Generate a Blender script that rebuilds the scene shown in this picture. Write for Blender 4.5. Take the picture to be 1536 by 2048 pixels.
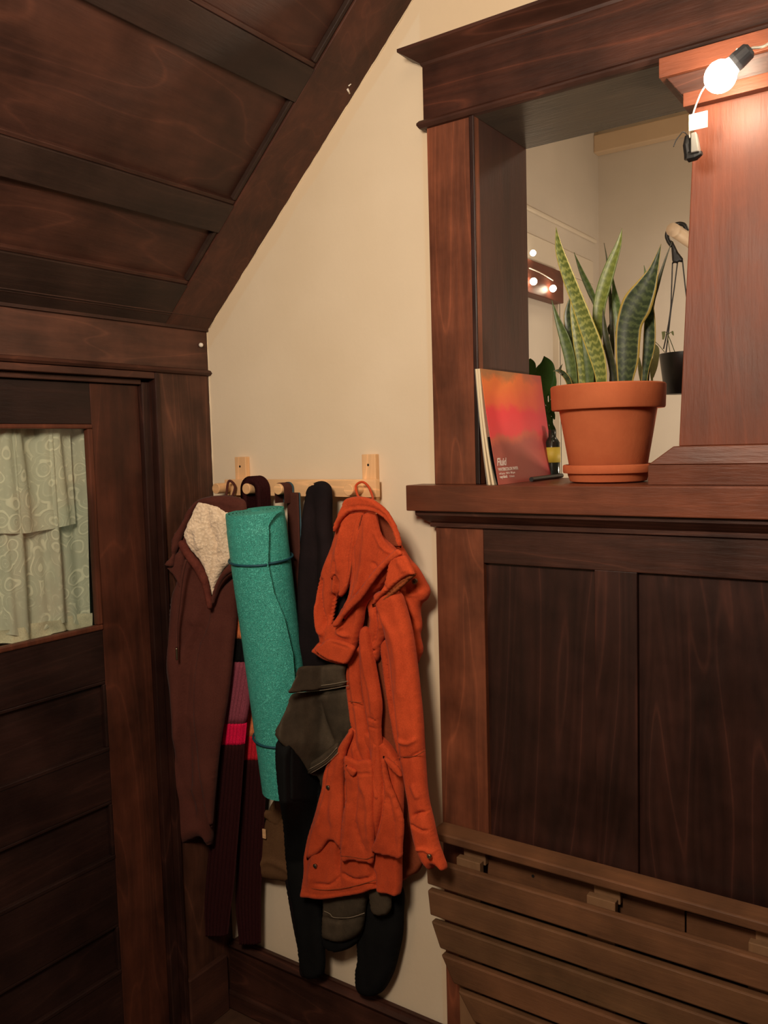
import bpy, bmesh, math, random
import numpy as np
from mathutils import Vector, Matrix
from mathutils.geometry import delaunay_2d_cdt
random.seed(4); np.random.seed(4)
for o in list(bpy.data.objects): bpy.data.objects.remove(o)
scene = bpy.context.scene
COL = scene.collection

# ------------------------------------------------------------------ camera
YAW, PITCH, ROLL = [math.radians(a) for a in (34.691, 4.536, -1.598)]
FPX = 1687.4
CAM = np.array([1.5572, -1.5, 1.45])
def _rot(y, p, r):
    cy, sy, cp, sp, cr, sr = math.cos(y), math.sin(y), math.cos(p), math.sin(p), math.cos(r), math.sin(r)
    R0 = np.array([[cy, sy, 0], [0, 0, -1], [-sy, cy, 0]])
    P = np.array([[1, 0, 0], [0, cp, -sp], [0, sp, cp]])
    Q = np.array([[cr, -sr, 0], [sr, cr, 0], [0, 0, 1]])
    return Q @ P @ R0
RC = _rot(YAW, PITCH, ROLL)
cd = bpy.data.cameras.new('camera'); cam = bpy.data.objects.new('camera', cd); COL.objects.link(cam)
cd.sensor_fit = 'VERTICAL'; cd.sensor_height = 36; cd.lens = 36 * FPX / 2048
cd.clip_start = 0.02
M = Matrix(((RC[0][0], -RC[1][0], -RC[2][0]), (RC[0][1], -RC[1][1], -RC[2][1]), (RC[0][2], -RC[1][2], -RC[2][2])))
cam.matrix_world = Matrix.Translation(Vector(CAM)) @ M.to_4x4()
scene.camera = cam

# ------------------------------------------------------------------ light and exposure
scene.view_settings.view_transform = 'Standard'
scene.view_settings.look = 'None'
scene.view_settings.gamma = 1
scene.view_settings.use_curve_mapping = False
scene.view_settings.exposure = 0.0
w = bpy.data.worlds.new('world'); scene.world = w; w.use_nodes = True
w.node_tree.nodes['Background'].inputs[0].default_value = (1, .85, .65, 1)
w.node_tree.nodes['Background'].inputs[1].default_value = 0.014
BULB_STRENGTH = 115.0
BULB_COLOR = (1, .82, .60, 1)
def area(name, loc, rot, size, power, col):
    l = bpy.data.lights.new(name, 'AREA'); l.shape = 'DISK'; l.size = size; l.energy = power; l.color = col
    o = bpy.data.objects.new(name, l); COL.objects.link(o); o.location = loc; o.rotation_euler = rot; return o
area('back_room_lamp_light', (1.7, 1.1, 2.55), (0, 0, 0), .3, 3.5, (1, .80, .60))
def pt(name, loc, power, r, col):
    l = bpy.data.lights.new(name, 'POINT'); l.energy = power; l.shadow_soft_size = r; l.color = col
    o = bpy.data.objects.new(name, l); COL.objects.link(o); o.location = loc
pt('ceiling_lamp_light', (1.08, -1.5, 1.98), 82, .17, (1, .83, .65))
pt('back_room_unseen_fill', (1.75, .95, 1.10), 36, .08, (1, .8, .58))  # unseen low light, added to brighten the lower back room

# ------------------------------------------------------------------ pixel helpers (1536 x 2048 frame)
def ray(u, v): return RC.T @ np.array([(u - 768) / FPX, (v - 1024) / FPX, 1])
def onY(u, v, y=0.0): d = ray(u, v); return CAM + d * (y - CAM[1]) / d[1]
def onX(u, v, x=0.0): d = ray(u, v); return CAM + d * (x - CAM[0]) / d[0]
def onYv(uv, y):
    uv = np.asarray(uv, float)
    d = np.stack([(uv[:, 0] - 768) / FPX, (uv[:, 1] - 1024) / FPX, np.ones(len(uv))], 1) @ RC
    return CAM + d * ((y - CAM[1]) / d[:, 1])[:, None]

# ------------------------------------------------------------------ object helpers
def prop(o, label=None, cat=None, group=None, kind=None):
    if label: o['label'] = label
    if cat: o['category'] = cat
    if group: o['group'] = group
    if kind: o['kind'] = kind
    return o
def mesh_obj(name, verts, faces, mat, parent=None, smooth=False, bevel=0, mats=None, fmat=None):
    me = bpy.data.meshes.new(name)
    me.from_pydata([tuple(map(float, v)) for v in verts], [], [tuple(int(i) for i in f) for f in faces])
    for m in (mats or [mat]): me.materials.append(m)
    if fmat is not None: me.polygons.foreach_set('material_index', fmat)
    if smooth: me.polygons.foreach_set('use_smooth', [True] * len(me.polygons))
    bm = bmesh.new(); bm.from_mesh(me); bmesh.ops.recalc_face_normals(bm, faces=bm.faces); bm.to_mesh(me); bm.free()
    o = bpy.data.objects.new(name, me); COL.objects.link(o)
    if parent: o.parent = parent
    if bevel:
        b = o.modifiers.new('bevel', 'BEVEL'); b.width = bevel; b.segments = 2; b.limit_method = 'ANGLE'; b.angle_limit = math.radians(35)
        b.harden_normals = False
    return o
class MB:
    def __init__(s): s.v = []; s.f = []
    def box(s, x0, x1, y0, y1, z0, z1):
        n = len(s.v)
        s.v += [(x, y, z) for x in (x0, x1) for y in (y0, y1) for z in (z0, z1)]
        s.f += [tuple(n + i for i in q) for q in ((0, 1, 3, 2), (4, 6, 7, 5), (0, 4, 5, 1), (2, 3, 7, 6), (0, 2, 6, 4), (1, 5, 7, 3))]
        return s
    def hexa(s, pts):      # 8 points: bottom 4 ccw, top 4 ccw
        n = len(s.v); s.v += [tuple(p) for p in pts]
        s.f += [tuple(n + i for i in q) for q in ((0, 3, 2, 1), (4, 5, 6, 7), (0, 1, 5, 4), (1, 2, 6, 5), (2, 3, 7, 6), (3, 0, 4, 7))]
        return s
    def loft(s, rings, cap=True, close=True):
        n = len(s.v); k = len(rings[0])
        for r in rings: s.v += [tuple(p) for p in r]
        for i in range(len(rings) - 1):
            for j in range(k if close else k - 1):
                a = n + i * k + j; b = n + i * k + (j + 1) % k
                s.f.append((a, b, b + k, a + k))
        if cap:
            s.f.append(tuple(n + j for j in range(k))[::-1]); s.f.append(tuple(n + (len(rings) - 1) * k + j for j in range(k)))
        return s
    def tube(s, pts, r, seg=10, cap=True):
        pts = [Vector(p) for p in pts]; rings = []; ref = None
        for i, p in enumerate(pts):
            t = (pts[min(i + 1, len(pts) - 1)] - pts[max(i - 1, 0)]).normalized()
            if ref is None: ref = Vector((0, 0, 1)) if abs(t.z) < .9 else Vector((1, 0, 0))
            a = (ref - t * ref.dot(t)).normalized(); ref = a; b = t.cross(a)
            rr = r[i] if isinstance(r, (list, tuple)) else r
            rings.append([p + (a * math.cos(2 * math.pi * j / seg) + b * math.sin(2 * math.pi * j / seg)) * rr for j in range(seg)])
        return s.loft(rings, cap)
    def lathe(s, prof, c, seg=48, cap=False):
        rings = [[(c[0] + r * math.cos(2 * math.pi * j / seg), c[1] + r * math.sin(2 * math.pi * j / seg), c[2] + z) for j in range(seg)] for r, z in prof]
        return s.loft(rings, cap)
    def build(s, name, mat, parent=None, smooth=False, bevel=0): return mesh_obj(name, s.v, s.f, mat, parent, smooth, bevel)
def box(name, b, mat, parent=None, bevel=.0015): return MB().box(*b).build(name, mat, parent, bevel=bevel)
def empty(name, loc=(0, 0, 0)):
    o = bpy.data.objects.new(name, None); COL.objects.link(o); o.location = loc; o.empty_display_size = .05; return o
def place(child, parent):          # parent while keeping world coordinates
    child.parent = parent; child.matrix_parent_inverse = Matrix.Translation(-Vector(parent.location)); return child
def struct(o): o['kind'] = 'structure'; return o
def smooth_path(pts, n=8, closed=False):
    pts = [np.array(p, float) for p in pts]; out = []
    N = len(pts); rng = range(N if closed else N - 1)
    for i in rng:
        g = (lambda k: pts[k % N]) if closed else (lambda k: pts[min(max(k, 0), N - 1)])
        p0, p1, p2, p3 = g(i - 1), g(i), g(i + 1), g(i + 2)
        for j in range(n):
            t = j / n
            out.append(.5 * ((2 * p1) + (-p0 + p2) * t + (2 * p0 - 5 * p1 + 4 * p2 - p3) * t * t + (-p0 + 3 * p1 - 3 * p2 + p3) * t ** 3))
    if not closed: out.append(pts[-1])
    return out

# ------------------------------------------------------------------ materials
def newmat(name, base=(.5, .5, .5), rough=.6, spec=.5, metal=0, emit=None, es=0, sheen=0):
    m = bpy.data.materials.new(name); m.use_nodes = True; b = m.node_tree.nodes['Principled BSDF']
    b.inputs['Base Color'].default_value = (*base, 1); b.inputs['Roughness'].default_value = rough
    b.inputs['Specular IOR Level'].default_value = spec; b.inputs['Metallic'].default_value = metal
    if emit: b.inputs['Emission Color'].default_value = (*emit[:3], 1); b.inputs['Emission Strength'].default_value = es
    if sheen: b.inputs['Sheen Weight'].default_value = sheen; b.inputs['Sheen Roughness'].default_value = .5
    return m, m.node_tree, b
def nd(nt, t, **k):
    n = nt.nodes.new(t)
    for a, v in k.items(): setattr(n, a, v)
    return n
def noise(nt, vec, scale, detail=4, rough=.55, dist=0):
    n = nd(nt, 'ShaderNodeTexNoise'); n.inputs['Scale'].default_value = scale; n.inputs['Detail'].default_value = detail
    n.inputs['Roughness'].default_value = rough; n.inputs['Distortion'].default_value = dist
    if vec is not None: nt.links.new(vec, n.inputs['Vector'])
    return n.outputs['Fac']
def mapped(nt, scale, loc=(0, 0, 0), rot=(0, 0, 0)):
    tc = nd(nt, 'ShaderNodeTexCoord'); mp = nd(nt, 'ShaderNodeMapping')
    mp.inputs['Scale'].default_value = scale; mp.inputs['Location'].default_value = loc; mp.inputs['Rotation'].default_value = rot
    nt.links.new(tc.outputs['Object'], mp.inputs['Vector']); return mp.outputs['Vector']
def ramp(nt, fac, stops, interp='LINEAR'):
    r = nd(nt, 'ShaderNodeValToRGB'); e = r.color_ramp.elements; r.color_ramp.interpolation = interp
    while len(e) < len(stops): e.new(.5)
    for i, (p, c) in enumerate(stops): e[i].position = p; e[i].color = (*c, 1) if len(c) == 3 else c
    nt.links.new(fac, r.inputs['Fac']); return r.outputs['Color']
def mix(nt, fac, a, b, mode='MIX'):
    n = nd(nt, 'ShaderNodeMix', data_type='RGBA', blend_type=mode)
    for s, v in (('Factor', fac), ('A', a), ('B', b)):
        i = {'Factor': 0, 'A': 6, 'B': 7}[s]
        if hasattr(v, 'node'): nt.links.new(v, n.inputs[i])
        else: n.inputs[i].default_value = v if i == 0 else (*v, 1)
    return n.outputs[2]
def bump(nt, b, h, dist, strength=1.0, prev=None):
    n = nd(nt, 'ShaderNodeBump'); n.inputs['Distance'].default_value = dist; n.inputs['Strength'].default_value = strength
    nt.links.new(h, n.inputs['Height'])
    if prev is not None: nt.links.new(prev, n.inputs['Normal'])
    nt.links.new(n.outputs[0], b.inputs['Normal']); return n.outputs[0]

def wood(name, axis, light=(.20, .062, .030), dark=(.045, .018, .011), rough=.38, seed=0, figure=.5, blotch=.6):
    m, nt, b = newmat(name, rough=rough + .06, spec=.28)
    s = [1, 1, 1]; s['xyz'.index(axis)] = .12
    v = mapped(nt, s, (seed * 3.1, seed * 1.7, seed * 2.3))
    fine = noise(nt, v, 60, 5, .6)
    mid = noise(nt, v, 6, 2, .45, .5)
    # cathedral figure: contour lines of a stretched noise field
    mul = nd(nt, 'ShaderNodeMath', operation='MULTIPLY'); mul.inputs[1].default_value = 9; nt.links.new(mid, mul.inputs[0])
    fr = nd(nt, 'ShaderNodeMath', operation='PINGPONG'); fr.inputs[1].default_value = .5; nt.links.new(mul.outputs[0], fr.inputs[0])
    midc = tuple(a * .45 + b_ * .55 for a, b_ in zip(dark, light))
    c = mix(nt, .5, ramp(nt, fine, [(.25, midc), (.7, light)]), ramp(nt, noise(nt, v, 22, 4, .6, .3), [(.32, dark), (.62, light)]))
    lines = ramp(nt, fr.outputs[0], [(0, (1.8, 1.7, 1.6)), (.05, (1.05, 1.05, 1.05)), (.3, (.78, .76, .74)), (.5, (1.08, 1.06, 1.05))])
    c = mix(nt, figure, c, mix(nt, 1.0, c, lines, 'MULTIPLY'))
    bl = noise(nt, mapped(nt, (1, 1, 1), (seed, seed * 2, 5)), 6.5, 4, .6)
    c = mix(nt, blotch, c, mix(nt, 1.0, c, ramp(nt, bl, [(.34, (.34, .36, .40)), (.5, (.92, .90, .90)), (.66, (1.5, 1.42, 1.35))]), 'MULTIPLY'))
    nt.links.new(c, b.inputs['Base Color'])
    rr = nd(nt, 'ShaderNodeMapRange'); rr.inputs[3].default_value = rough - .08; rr.inputs[4].default_value = rough + .18
    nt.links.new(bl, rr.inputs[0]); nt.links.new(rr.outputs[0], b.inputs['Roughness'])
    bump(nt, b, noise(nt, mapped(nt, s), 170, 4, .6), .0012, .45)
    return m
WX = wood('dark_stained_wood_x', 'x', seed=1); WY = wood('dark_stained_wood_y', 'y', seed=2, light=(.10, .040, .025), dark=(.030, .015, .011)); WZ = wood('dark_stained_wood_z', 'z', seed=3)
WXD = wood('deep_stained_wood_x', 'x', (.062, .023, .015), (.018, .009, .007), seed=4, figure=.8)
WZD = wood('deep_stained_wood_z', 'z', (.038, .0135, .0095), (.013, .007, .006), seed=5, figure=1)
WZR = wood('red_stained_wood_z', 'z', (.18, .048, .022), (.085, .024, .012), seed=6, rough=.42, figure=.2, blotch=.35)
WXR = wood('red_stained_wood_x', 'x', (.175, .052, .025), (.075, .024, .013), seed=7, rough=.35, figure=.2, blotch=.4)
WYS = wood('stair_soffit_wood', 'y', (.070, .027, .017), (.032, .014, .011), seed=8, figure=.5, rough=.45)
SOFF = wood('dark_soffit_wood', 'x', (.06, .043, .03), (.035, .026, .02), seed=9, figure=.3, rough=.25)
PINE = wood('pale_pine', 'x', (.80, .50, .26), (.66, .36, .17), rough=.5, seed=2, figure=.35, blotch=.1)
BENCH = wood('oiled_acacia', 'x', (.15, .066, .030), (.095, .042, .021), rough=.5, seed=11, figure=.15, blotch=.5)
BENCHB = wood('raw_acacia_block', 'z', (.24, .13, .065), (.16, .085, .04), rough=.6, seed=12, figure=.1, blotch=.2)

def plaster():
    m, nt, b = newmat('cream_plaster', (.74, .61, .45), .75, .25)
    v = mapped(nt, (1, 1, 1)); n1 = noise(nt, v, 2.2, 3); 
    c = ramp(nt, n1, [(.3, (.70, .57, .405)), (.7, (.78, .655, .49))])
    # cut-in paint band along the sloping soffit and beside the post
    tc = nd(nt, 'ShaderNodeTexCoord'); sp = nd(nt, 'ShaderNodeSeparateXYZ'); nt.links.new(tc.outputs['Object'], sp.inputs[0])
    ed = nd(nt, 'ShaderNodeMath', operation='MULTIPLY_ADD'); ed.inputs[1].default_value = .955; ed.inputs[2].default_value = 1.77 - .955 * .031; nt.links.new(sp.outputs['X'], ed.inputs[0])
    sb = nd(nt, 'ShaderNodeMath', operation='SUBTRACT'); nt.links.new(ed.outputs[0], sb.inputs[0]); nt.links.new(sp.outputs['Z'], sb.inputs[1])
    ad = nd(nt, 'ShaderNodeMath', operation='MULTIPLY_ADD'); ad.inputs[1].default_value = .03; nt.links.new(noise(nt, tc.outputs['Object'], 9, 2), ad.inputs[0]); nt.links.new(sb.outputs[0], ad.inputs[2])
    bandf = ramp(nt, ad.outputs[0], [(.055, (1, 1, 1)), (.062, (0, 0, 0))])
    xb = ramp(nt, sp.outputs['X'], [(.636, (0, 0, 0)), (.640, (1, 1, 1))])
    mxm = nd(nt, 'ShaderNodeMath', operation='MAXIMUM'); nt.links.new(bandf, mxm.inputs[0]); nt.links.new(xb, mxm.inputs[1])
    sc_ = nd(nt, 'ShaderNodeMath', operation='MULTIPLY'); sc_.inputs[1].default_value = .55; nt.links.new(mxm.outputs[0], sc_.inputs[0])
    c = mix(nt, sc_.outputs[0], c, (.72, .55, .36))
    nt.links.new(c, b.inputs['Base Color'])
    n2 = noise(nt, mapped(nt, (1, 1, .5)), 55, 5, .6)
    bump(nt, b, n2, .0012, .5); return m
PLASTER = plaster()
def paint(name, c, rough=.7):
    m, nt, b = newmat(name, c, rough, .3)
    col = ramp(nt, noise(nt, mapped(nt, (1, 1, 1)), 3, 3), [(.3, tuple(x * .94 for x in c)), (.7, tuple(min(1, x * 1.04) for x in c))])
    nt.links.new(col, b.inputs['Base Color']); bump(nt, b, noise(nt, mapped(nt, (1, 1, 1)), 90, 3), .0006, .4); return m
WHITEW = paint('white_room_paint', (.74, .68, .60)); CREAMT = paint('cream_trim_paint', (.72, .55, .38), .5)
WHITET = paint('white_trim_paint', (.80, .73, .62), .45); CEILP = paint('ceiling_paint', (.55, .48, .38))
FLOORM = wood('floor_boards', 'y', (.10, .05, .03), (.03, .016, .012), seed=14)

def cloth(name, c, c2=None, rough=.9, weave=900, wstr=.5, blot=8, sheen=.0, wd=.0006):
    m, nt, b = newmat(name, c, rough, .1, sheen=sheen)
    c2 = c2 or tuple(x * .78 for x in c)
    n = noise(nt, mapped(nt, (1, 1, 1)), blot, 5, .65)
    f = noise(nt, mapped(nt, (1, 1, 1)), weave * .5, 2, .6)
    col = ramp(nt, n, [(.35, c2), (.65, c)]); col = mix(nt, .35, col, mix(nt, 1, col, ramp(nt, f, [(.3, (.6, .6, .6)), (.7, (1.3, 1.3, 1.3))]), 'MULTIPLY'))
    nt.links.new(col, b.inputs['Base Color'])
    p = bump(nt, b, noise(nt, mapped(nt, (1, 1, 1)), 45, 5, .6), .0022, .3)
    bump(nt, b, f, wd, wstr, p); return m
ORANGE = cloth('rust_orange_canvas', (.60, .080, .024), (.44, .055, .017), sheen=.05)
ORANGED = cloth('shaded_rust_canvas', (.30, .07, .028), (.2, .045, .02))  # orange darkened to put shade into the deep jacket layers; seams use it too
BROWNC = cloth('maroon_brown_cloth', (.10, .030, .021), (.075, .022, .016), sheen=.04)
BLACKC = cloth('black_cloth', (.008, .008, .008), (.005, .005, .005))
NAVYC = cloth('dark_plum_cloth', (.016, .010, .011), (.010, .007, .008))
DENIM = cloth('washed_grey_denim', (.075, .055, .036), (.04, .031, .021), weave=1400, blot=14)
DENIMS = cloth('pale_denim_stitching', (.30, .24, .17))
CANVAS = cloth('tan_bag_canvas', (.15, .075, .034), (.11, .055, .025))
STRAP = cloth('brown_webbing', (.085, .028, .020), (.06, .02, .015), weave=1600)
BLUEW = cloth('slate_blue_webbing', (.065, .12, .15), (.04, .08, .10))
def fleece():
    m, nt, b = newmat('cream_sherpa_fleece', (.8, .62, .44), .95, .1, sheen=.3)
    v = nd(nt, 'ShaderNodeTexVoronoi', feature='SMOOTH_F1'); v.inputs['Scale'].default_value = 170
    vec = mapped(nt, (1, 1, 1)); nt.links.new(vec, v.inputs['Vector'])
    c = ramp(nt, v.outputs['Distance'], [(.1, (.95, .76, .56)), (.7, (.72, .54, .37))]); nt.links.new(c, b.inputs['Base Color'])
    n = nd(nt, 'ShaderNodeMath', operation='SUBTRACT'); n.inputs[0].default_value = 1; nt.links.new(v.outputs['Distance'], n.inputs[1])
    p = bump(nt, b, n.outputs[0], .004, .7); bump(nt, b, noise(nt, vec, 400, 4), .003, .6, p); return m
FLEECE = fleece()
def knit(name, c):
    m, nt, b = newmat(name, c, .95, .05)
    f = noise(nt, mapped(nt, (1, 1, 1)), 420, 3, .7)
    nt.links.new(ramp(nt, f, [(.3, tuple(x * .6 for x in c)), (.7, tuple(min(1, x * 1.2) for x in c))]), b.inputs['Base Color'])
    bump(nt, b, f, .002, .7); return m
K_MAR = knit('maroon_knit', (.034, .0085, .009)); K_ORG = knit('orange_knit', (.85, .26, .10)); K_BLK = knit('black_knit', (.008, .008, .008))
K_PUR = knit('mulberry_knit', (.30, .07, .10)); K_PNK = knit('hot_pink_knit', (.80, .012, .075)); K_RED = knit('red_knit', (.62, .02, .035))
def matfoam():
    m, nt, b = newmat('teal_foam', (.03, .36, .27), .55, .3)
    tc = mapped(nt, (1, 1, 1))
    n0 = nd(nt, 'ShaderNodeTexNoise'); n0.inputs['Scale'].default_value = 60; nt.links.new(tc, n0.inputs['Vector'])
    va = nd(nt, 'ShaderNodeVectorMath', operation='MULTIPLY_ADD'); va.inputs[1].default_value = (.02, .02, .02)
    nt.links.new(n0.outputs['Color'], va.inputs[0]); nt.links.new(tc, va.inputs[2])
    v = nd(nt, 'ShaderNodeTexVoronoi', feature='DISTANCE_TO_EDGE'); v.inputs['Scale'].default_value = 125; nt.links.new(va.outputs[0], v.inputs['Vector'])
    nz = noise(nt, tc, 165, 2, .5, 1.6); r = ramp(nt, nz, [(.40, (0, 0, 0)), (.46, (1, 1, 1)), (.54, (1, 1, 1)), (.60, (0, 0, 0))])
    c = ramp(nt, r, [(0, (.050, .38, .31)), (1, (.095, .52, .43))])
    nt.links.new(c, b.inputs['Base Color']); bump(nt, b, r, .003, .9); return m
FOAM = matfoam()
TEALBAND = newmat('dark_teal_elastic', (.004, .06, .085), .6)[0]
INDIGO = newmat('indigo_foam', (.06, .10, .25), .6)[0]
def terracotta():
    m, nt, b = newmat('terracotta', (.50, .15, .06), .8, .25)
    v = mapped(nt, (1, 1, 1)); n = noise(nt, v, 12, 4)
    c = ramp(nt, n, [(.3, (.46, .11, .042)), (.7, (.56, .15, .058))])
    sp = nd(nt, 'ShaderNodeTexVoronoi'); sp.inputs['Scale'].default_value = 11; nt.links.new(v, sp.inputs['Vector'])
    k = ramp(nt, sp.outputs['Distance'], [(.13, (1, 1, 1)), (.17, (0, 0, 0))])
    s = nd(nt, 'ShaderNodeMath', operation='MULTIPLY'); s.inputs[1].default_value = .25; nt.links.new(k, s.inputs[0])
    c = mix(nt, s.outputs[0], c, (.22, .06, .03)); nt.links.new(c, b.inputs['Base Color'])
    bump(nt, b, noise(nt, v, 150, 4), .001, .4); return m
TERRA = terracotta()
SOIL = newmat('potting_soil', (.03, .018, .012), .95)[0]
BLACKP = newmat('black_plastic', (.012, .012, .012), .4)[0]
GREYP = newmat('grey_plastic', (.20, .19, .17), .35)[0]
WHITEP = newmat('white_paper_label', (.85, .82, .74), .6)[0]
BRASS = newmat('antique_metal', (.35, .28, .18), .35, metal=1)[0]
PAPER = newmat('cream_paper', (.75, .62, .42), .8)[0]
INK = newmat('white_ink', (.85, .75, .68), .6)[0]
CHIP = newmat('white_paint_chip', (.8, .72, .62), .7)[0]
def clearcord():
    m, nt, b = newmat('clear_cord', (.55, .5, .42), .2, .6); return m
CORD = clearcord()

# ================================================================== STRUCTURE
# plaster wall with the coat rack (polygon: under the sloping stair soffit, over the header)
SL = .955; SX0, SZ0 = .031, 1.77
def slope_z(x): return SZ0 + SL * (x - SX0)
def prism_y(name, poly, y0, y1, mat, parent=None, bevel=0):
    n = len(poly); v = [(x, y0, z) for x, z in poly] + [(x, y1, z) for x, z in poly]
    f = [tuple(range(n)), tuple(range(n, 2 * n))[::-1]] + [(i, (i + 1) % n, n + (i + 1) % n, n + i) for i in range(n)]
    return mesh_obj(name, v, f, mat, parent, bevel=bevel)
def prism_x(name, poly, x0, x1, mat, parent=None, bevel=0):
    n = len(poly); v = [(x0, y, z) for y, z in poly] + [(x1, y, z) for y, z in poly]
    f = [tuple(range(n)), tuple(range(n, 2 * n))[::-1]] + [(i, (i + 1) % n, n + (i + 1) % n, n + i) for i in range(n)]
    return mesh_obj(name, v, f, mat, parent, bevel=bevel)
wb = prism_y('wall_back', [(-.05, 0), (.70, 0), (.70, 2.14), (3.4, 2.14), (3.4, 2.75), (-.05, 2.75)], 0, .2, PLASTER); struct(wb)
rj = random.Random(7)
cpts = [(x + rj.uniform(-.0012, .0012), -.0006, slope_z(x) - .0008 + rj.uniform(-.0012, .0008)) for x in np.linspace(.012, .64, 70)]
MB().tube(cpts, [rj.uniform(.0006, .0020) for _ in cpts], 6).build('caulk_line', PLASTER, wb, smooth=True)
cpts = [(.0012 + rj.uniform(-.0004, .0012), -.0008, z) for z in np.linspace(.3, 1.74, 110)]
MB().tube(cpts, [rj.uniform(.0005, .0018) for _ in cpts], 6).build('caulk_line', PLASTER, wb, smooth=True)
# panelled half wall
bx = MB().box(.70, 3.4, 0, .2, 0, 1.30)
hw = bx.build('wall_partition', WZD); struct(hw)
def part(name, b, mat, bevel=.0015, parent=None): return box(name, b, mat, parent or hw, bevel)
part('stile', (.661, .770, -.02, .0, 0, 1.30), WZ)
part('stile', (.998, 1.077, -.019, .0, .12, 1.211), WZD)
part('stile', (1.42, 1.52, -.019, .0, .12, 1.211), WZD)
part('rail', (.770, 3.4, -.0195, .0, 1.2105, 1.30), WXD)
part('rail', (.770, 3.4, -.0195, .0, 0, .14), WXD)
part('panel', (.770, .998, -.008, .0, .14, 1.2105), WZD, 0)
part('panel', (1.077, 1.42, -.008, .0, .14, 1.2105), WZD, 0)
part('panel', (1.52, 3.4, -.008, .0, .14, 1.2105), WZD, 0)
# shelf of the half wall and its bed moulding
sh = box('trim_1', (.617, 3.4, -.062, .26, 1.315, 1.367), WXR, bevel=.002); struct(sh)
def moulding(name, prof, xl, xr, yf, yb, mat):      # prof: (offset, z) from bottom to top, mitred left return
    n = len(prof)
    st = [[(xl - o, yb, z) for o, z in prof], [(xl - o, yf - o, z) for o, z in prof], [(xr, yf - o, z) for o, z in prof]]
    inner = [[(xl + .002, yb, z) for o, z in prof], [(xl + .002, yf + .002, z) for o, z in prof], [(xr, yf + .002, z) for o, z in prof]]
    rings = [a + b[::-1] for a, b in zip(st, inner)]
    return MB().loft(rings).build(name, mat)
bm_ = moulding('trim_2', [(0, 1.278), (.008, 1.281), (.008, 1.289), (.014, 1.293), (.026, 1.303), (.030, 1.306), (.030, 1.315)], .661, 3.4, -.02, .0, WXD); struct(bm_)
# left post of the opening: face board and jamb lining
po = box('trim_3', (.661, .767, -.02, .0, 1.367, 2.078), WZ, bevel=.0015); struct(po)
ja = box('trim_4', (.700, .7665, -.0185, .215, 1.367, 2.139), wood('jamb_wood', 'z', (.065, .025, .018), (.030, .014, .011), seed=15, figure=.2, blotch=.3), bevel=.0015); struct(ja)
eb = box('post_edge', (.757, .7675, -.0235, -.018, 1.367, 2.074), WZD, po, .002)
# header: soffit, face board, bead and crown
so = box('trim_5', (.7665, 3.4, -.018, .215, 2.072, 2.14), SOFF); struct(so)
hb = box('trim_6', (.655, 3.4, -.022, .0, 2.088, 2.200), wood('header_wood', 'x', (.065, .020, .011), (.016, .007, .005), seed=16, figure=1, blotch=.6)); struct(hb)
bead = moulding('bead', [(0, 2.072), (.007, 2.073), (.011, 2.079), (.011, 2.083), (.007, 2.088), (0, 2.090)], .655, 3.4, -.02, .0, WXD); place(bead, hb)
crown = moulding('trim_7', [(0, 2.188), (.004, 2.192), (.006, 2.197), (.018, 2.205), (.030, 2.212), (.038, 2.216), (.038, 2.222)], .658, 3.4, -.02, .0, WXD); struct(crown)
# tapered column standing on the shelf
def frus(name, x0, x1, y0, y1, z0, X0, X1, Y0, Y1, z1, mat, parent=None, bevel=.0015):
    return MB().hexa([(x0, y0, z0), (x1, y0, z0), (x1, y1, z0), (x0, y1, z0), (X0, Y0, z1), (X1, Y0, z1), (X1, Y1, z1), (X0, Y1, z1)]).build(name, mat, parent, bevel=bevel)
cl = empty('tapered_column', (1.30, .1, 1.367)); prop(cl, 'square tapered red-brown wooden column standing on the ledge behind the glowing bulb', 'column')
def cpart(o): place(o, cl); return o
cpart(frus('shaft', 1.150, 1.470, -.018, .20, 1.434, 1.174, 1.446, -.012, .19, 2.0, WZR))
cpart(box('plinth', (1.098, 1.522, -.022, .21, 1.3675, 1.402), WXR, bevel=.001))
cpart(frus('base_moulding', 1.098, 1.522, -.022, .21, 1.4025, 1.141, 1.479, -.0185, .203, 1.434, WXR))
cpart(box('capital', (1.125, 1.495, -.045, .205, 2.040, 2.0715), WXR, bevel=.001))
cpart(frus('capital_moulding', 1.168, 1.452, -.02, .200, 1.996, 1.135, 1.485, -.038, .204, 2.040, WXD))
cpart(box('neck_board', (1.160, 1.460, -.030, .20, 1.990, 2.012), WXR, bevel=.001))
# ---- left wall with the door
wl = MB().box(-.06, -.045, -3.2, -1.0, 0, 2.75).box(-.06, -.045, -1.0, 0, 1.62, 2.75).build('wall_left', PLASTER); struct(wl)
lin = box('trim_8', (-.045, .0, -3.2, 0, 1.646, 1.80), WY); struct(lin)
def prof_y(name, prof, y0, y1, mat, parent=None, xb=-.002):
    n = len(prof); pts = [(x, z) for x, z in prof] + [(xb, prof[-1][1]), (xb, prof[0][1])]
    return prism_y(name, pts, y0, y1, mat, parent)
lc = prof_y('trim_9', [(.0, 1.741), (.007, 1.741), (.007, 1.749), (.011, 1.752), (.016, 1.760), (.026, 1.765), (.026, 1.7685), (.031, 1.7685), (.031, 1.777)], -3.2, -.001, wood('left_crown_wood', 'y', (.055, .022, .015), (.022, .011, .008), seed=17)); struct(lc)
lb = prof_y('trim_10', [(.0, 1.632), (.009, 1.634), (.014, 1.639), (.009, 1.645), (.0, 1.648)], -3.2, -.001, WYS, xb=-.02); struct(lb)
ca = box('trim_11', (-.045, .0, -.166, -.001, 0, 1.634), wood('casing_wood', 'z', (.10, .040, .024), (.025, .012, .009), seed=18, figure=.7)); struct(ca)
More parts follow.
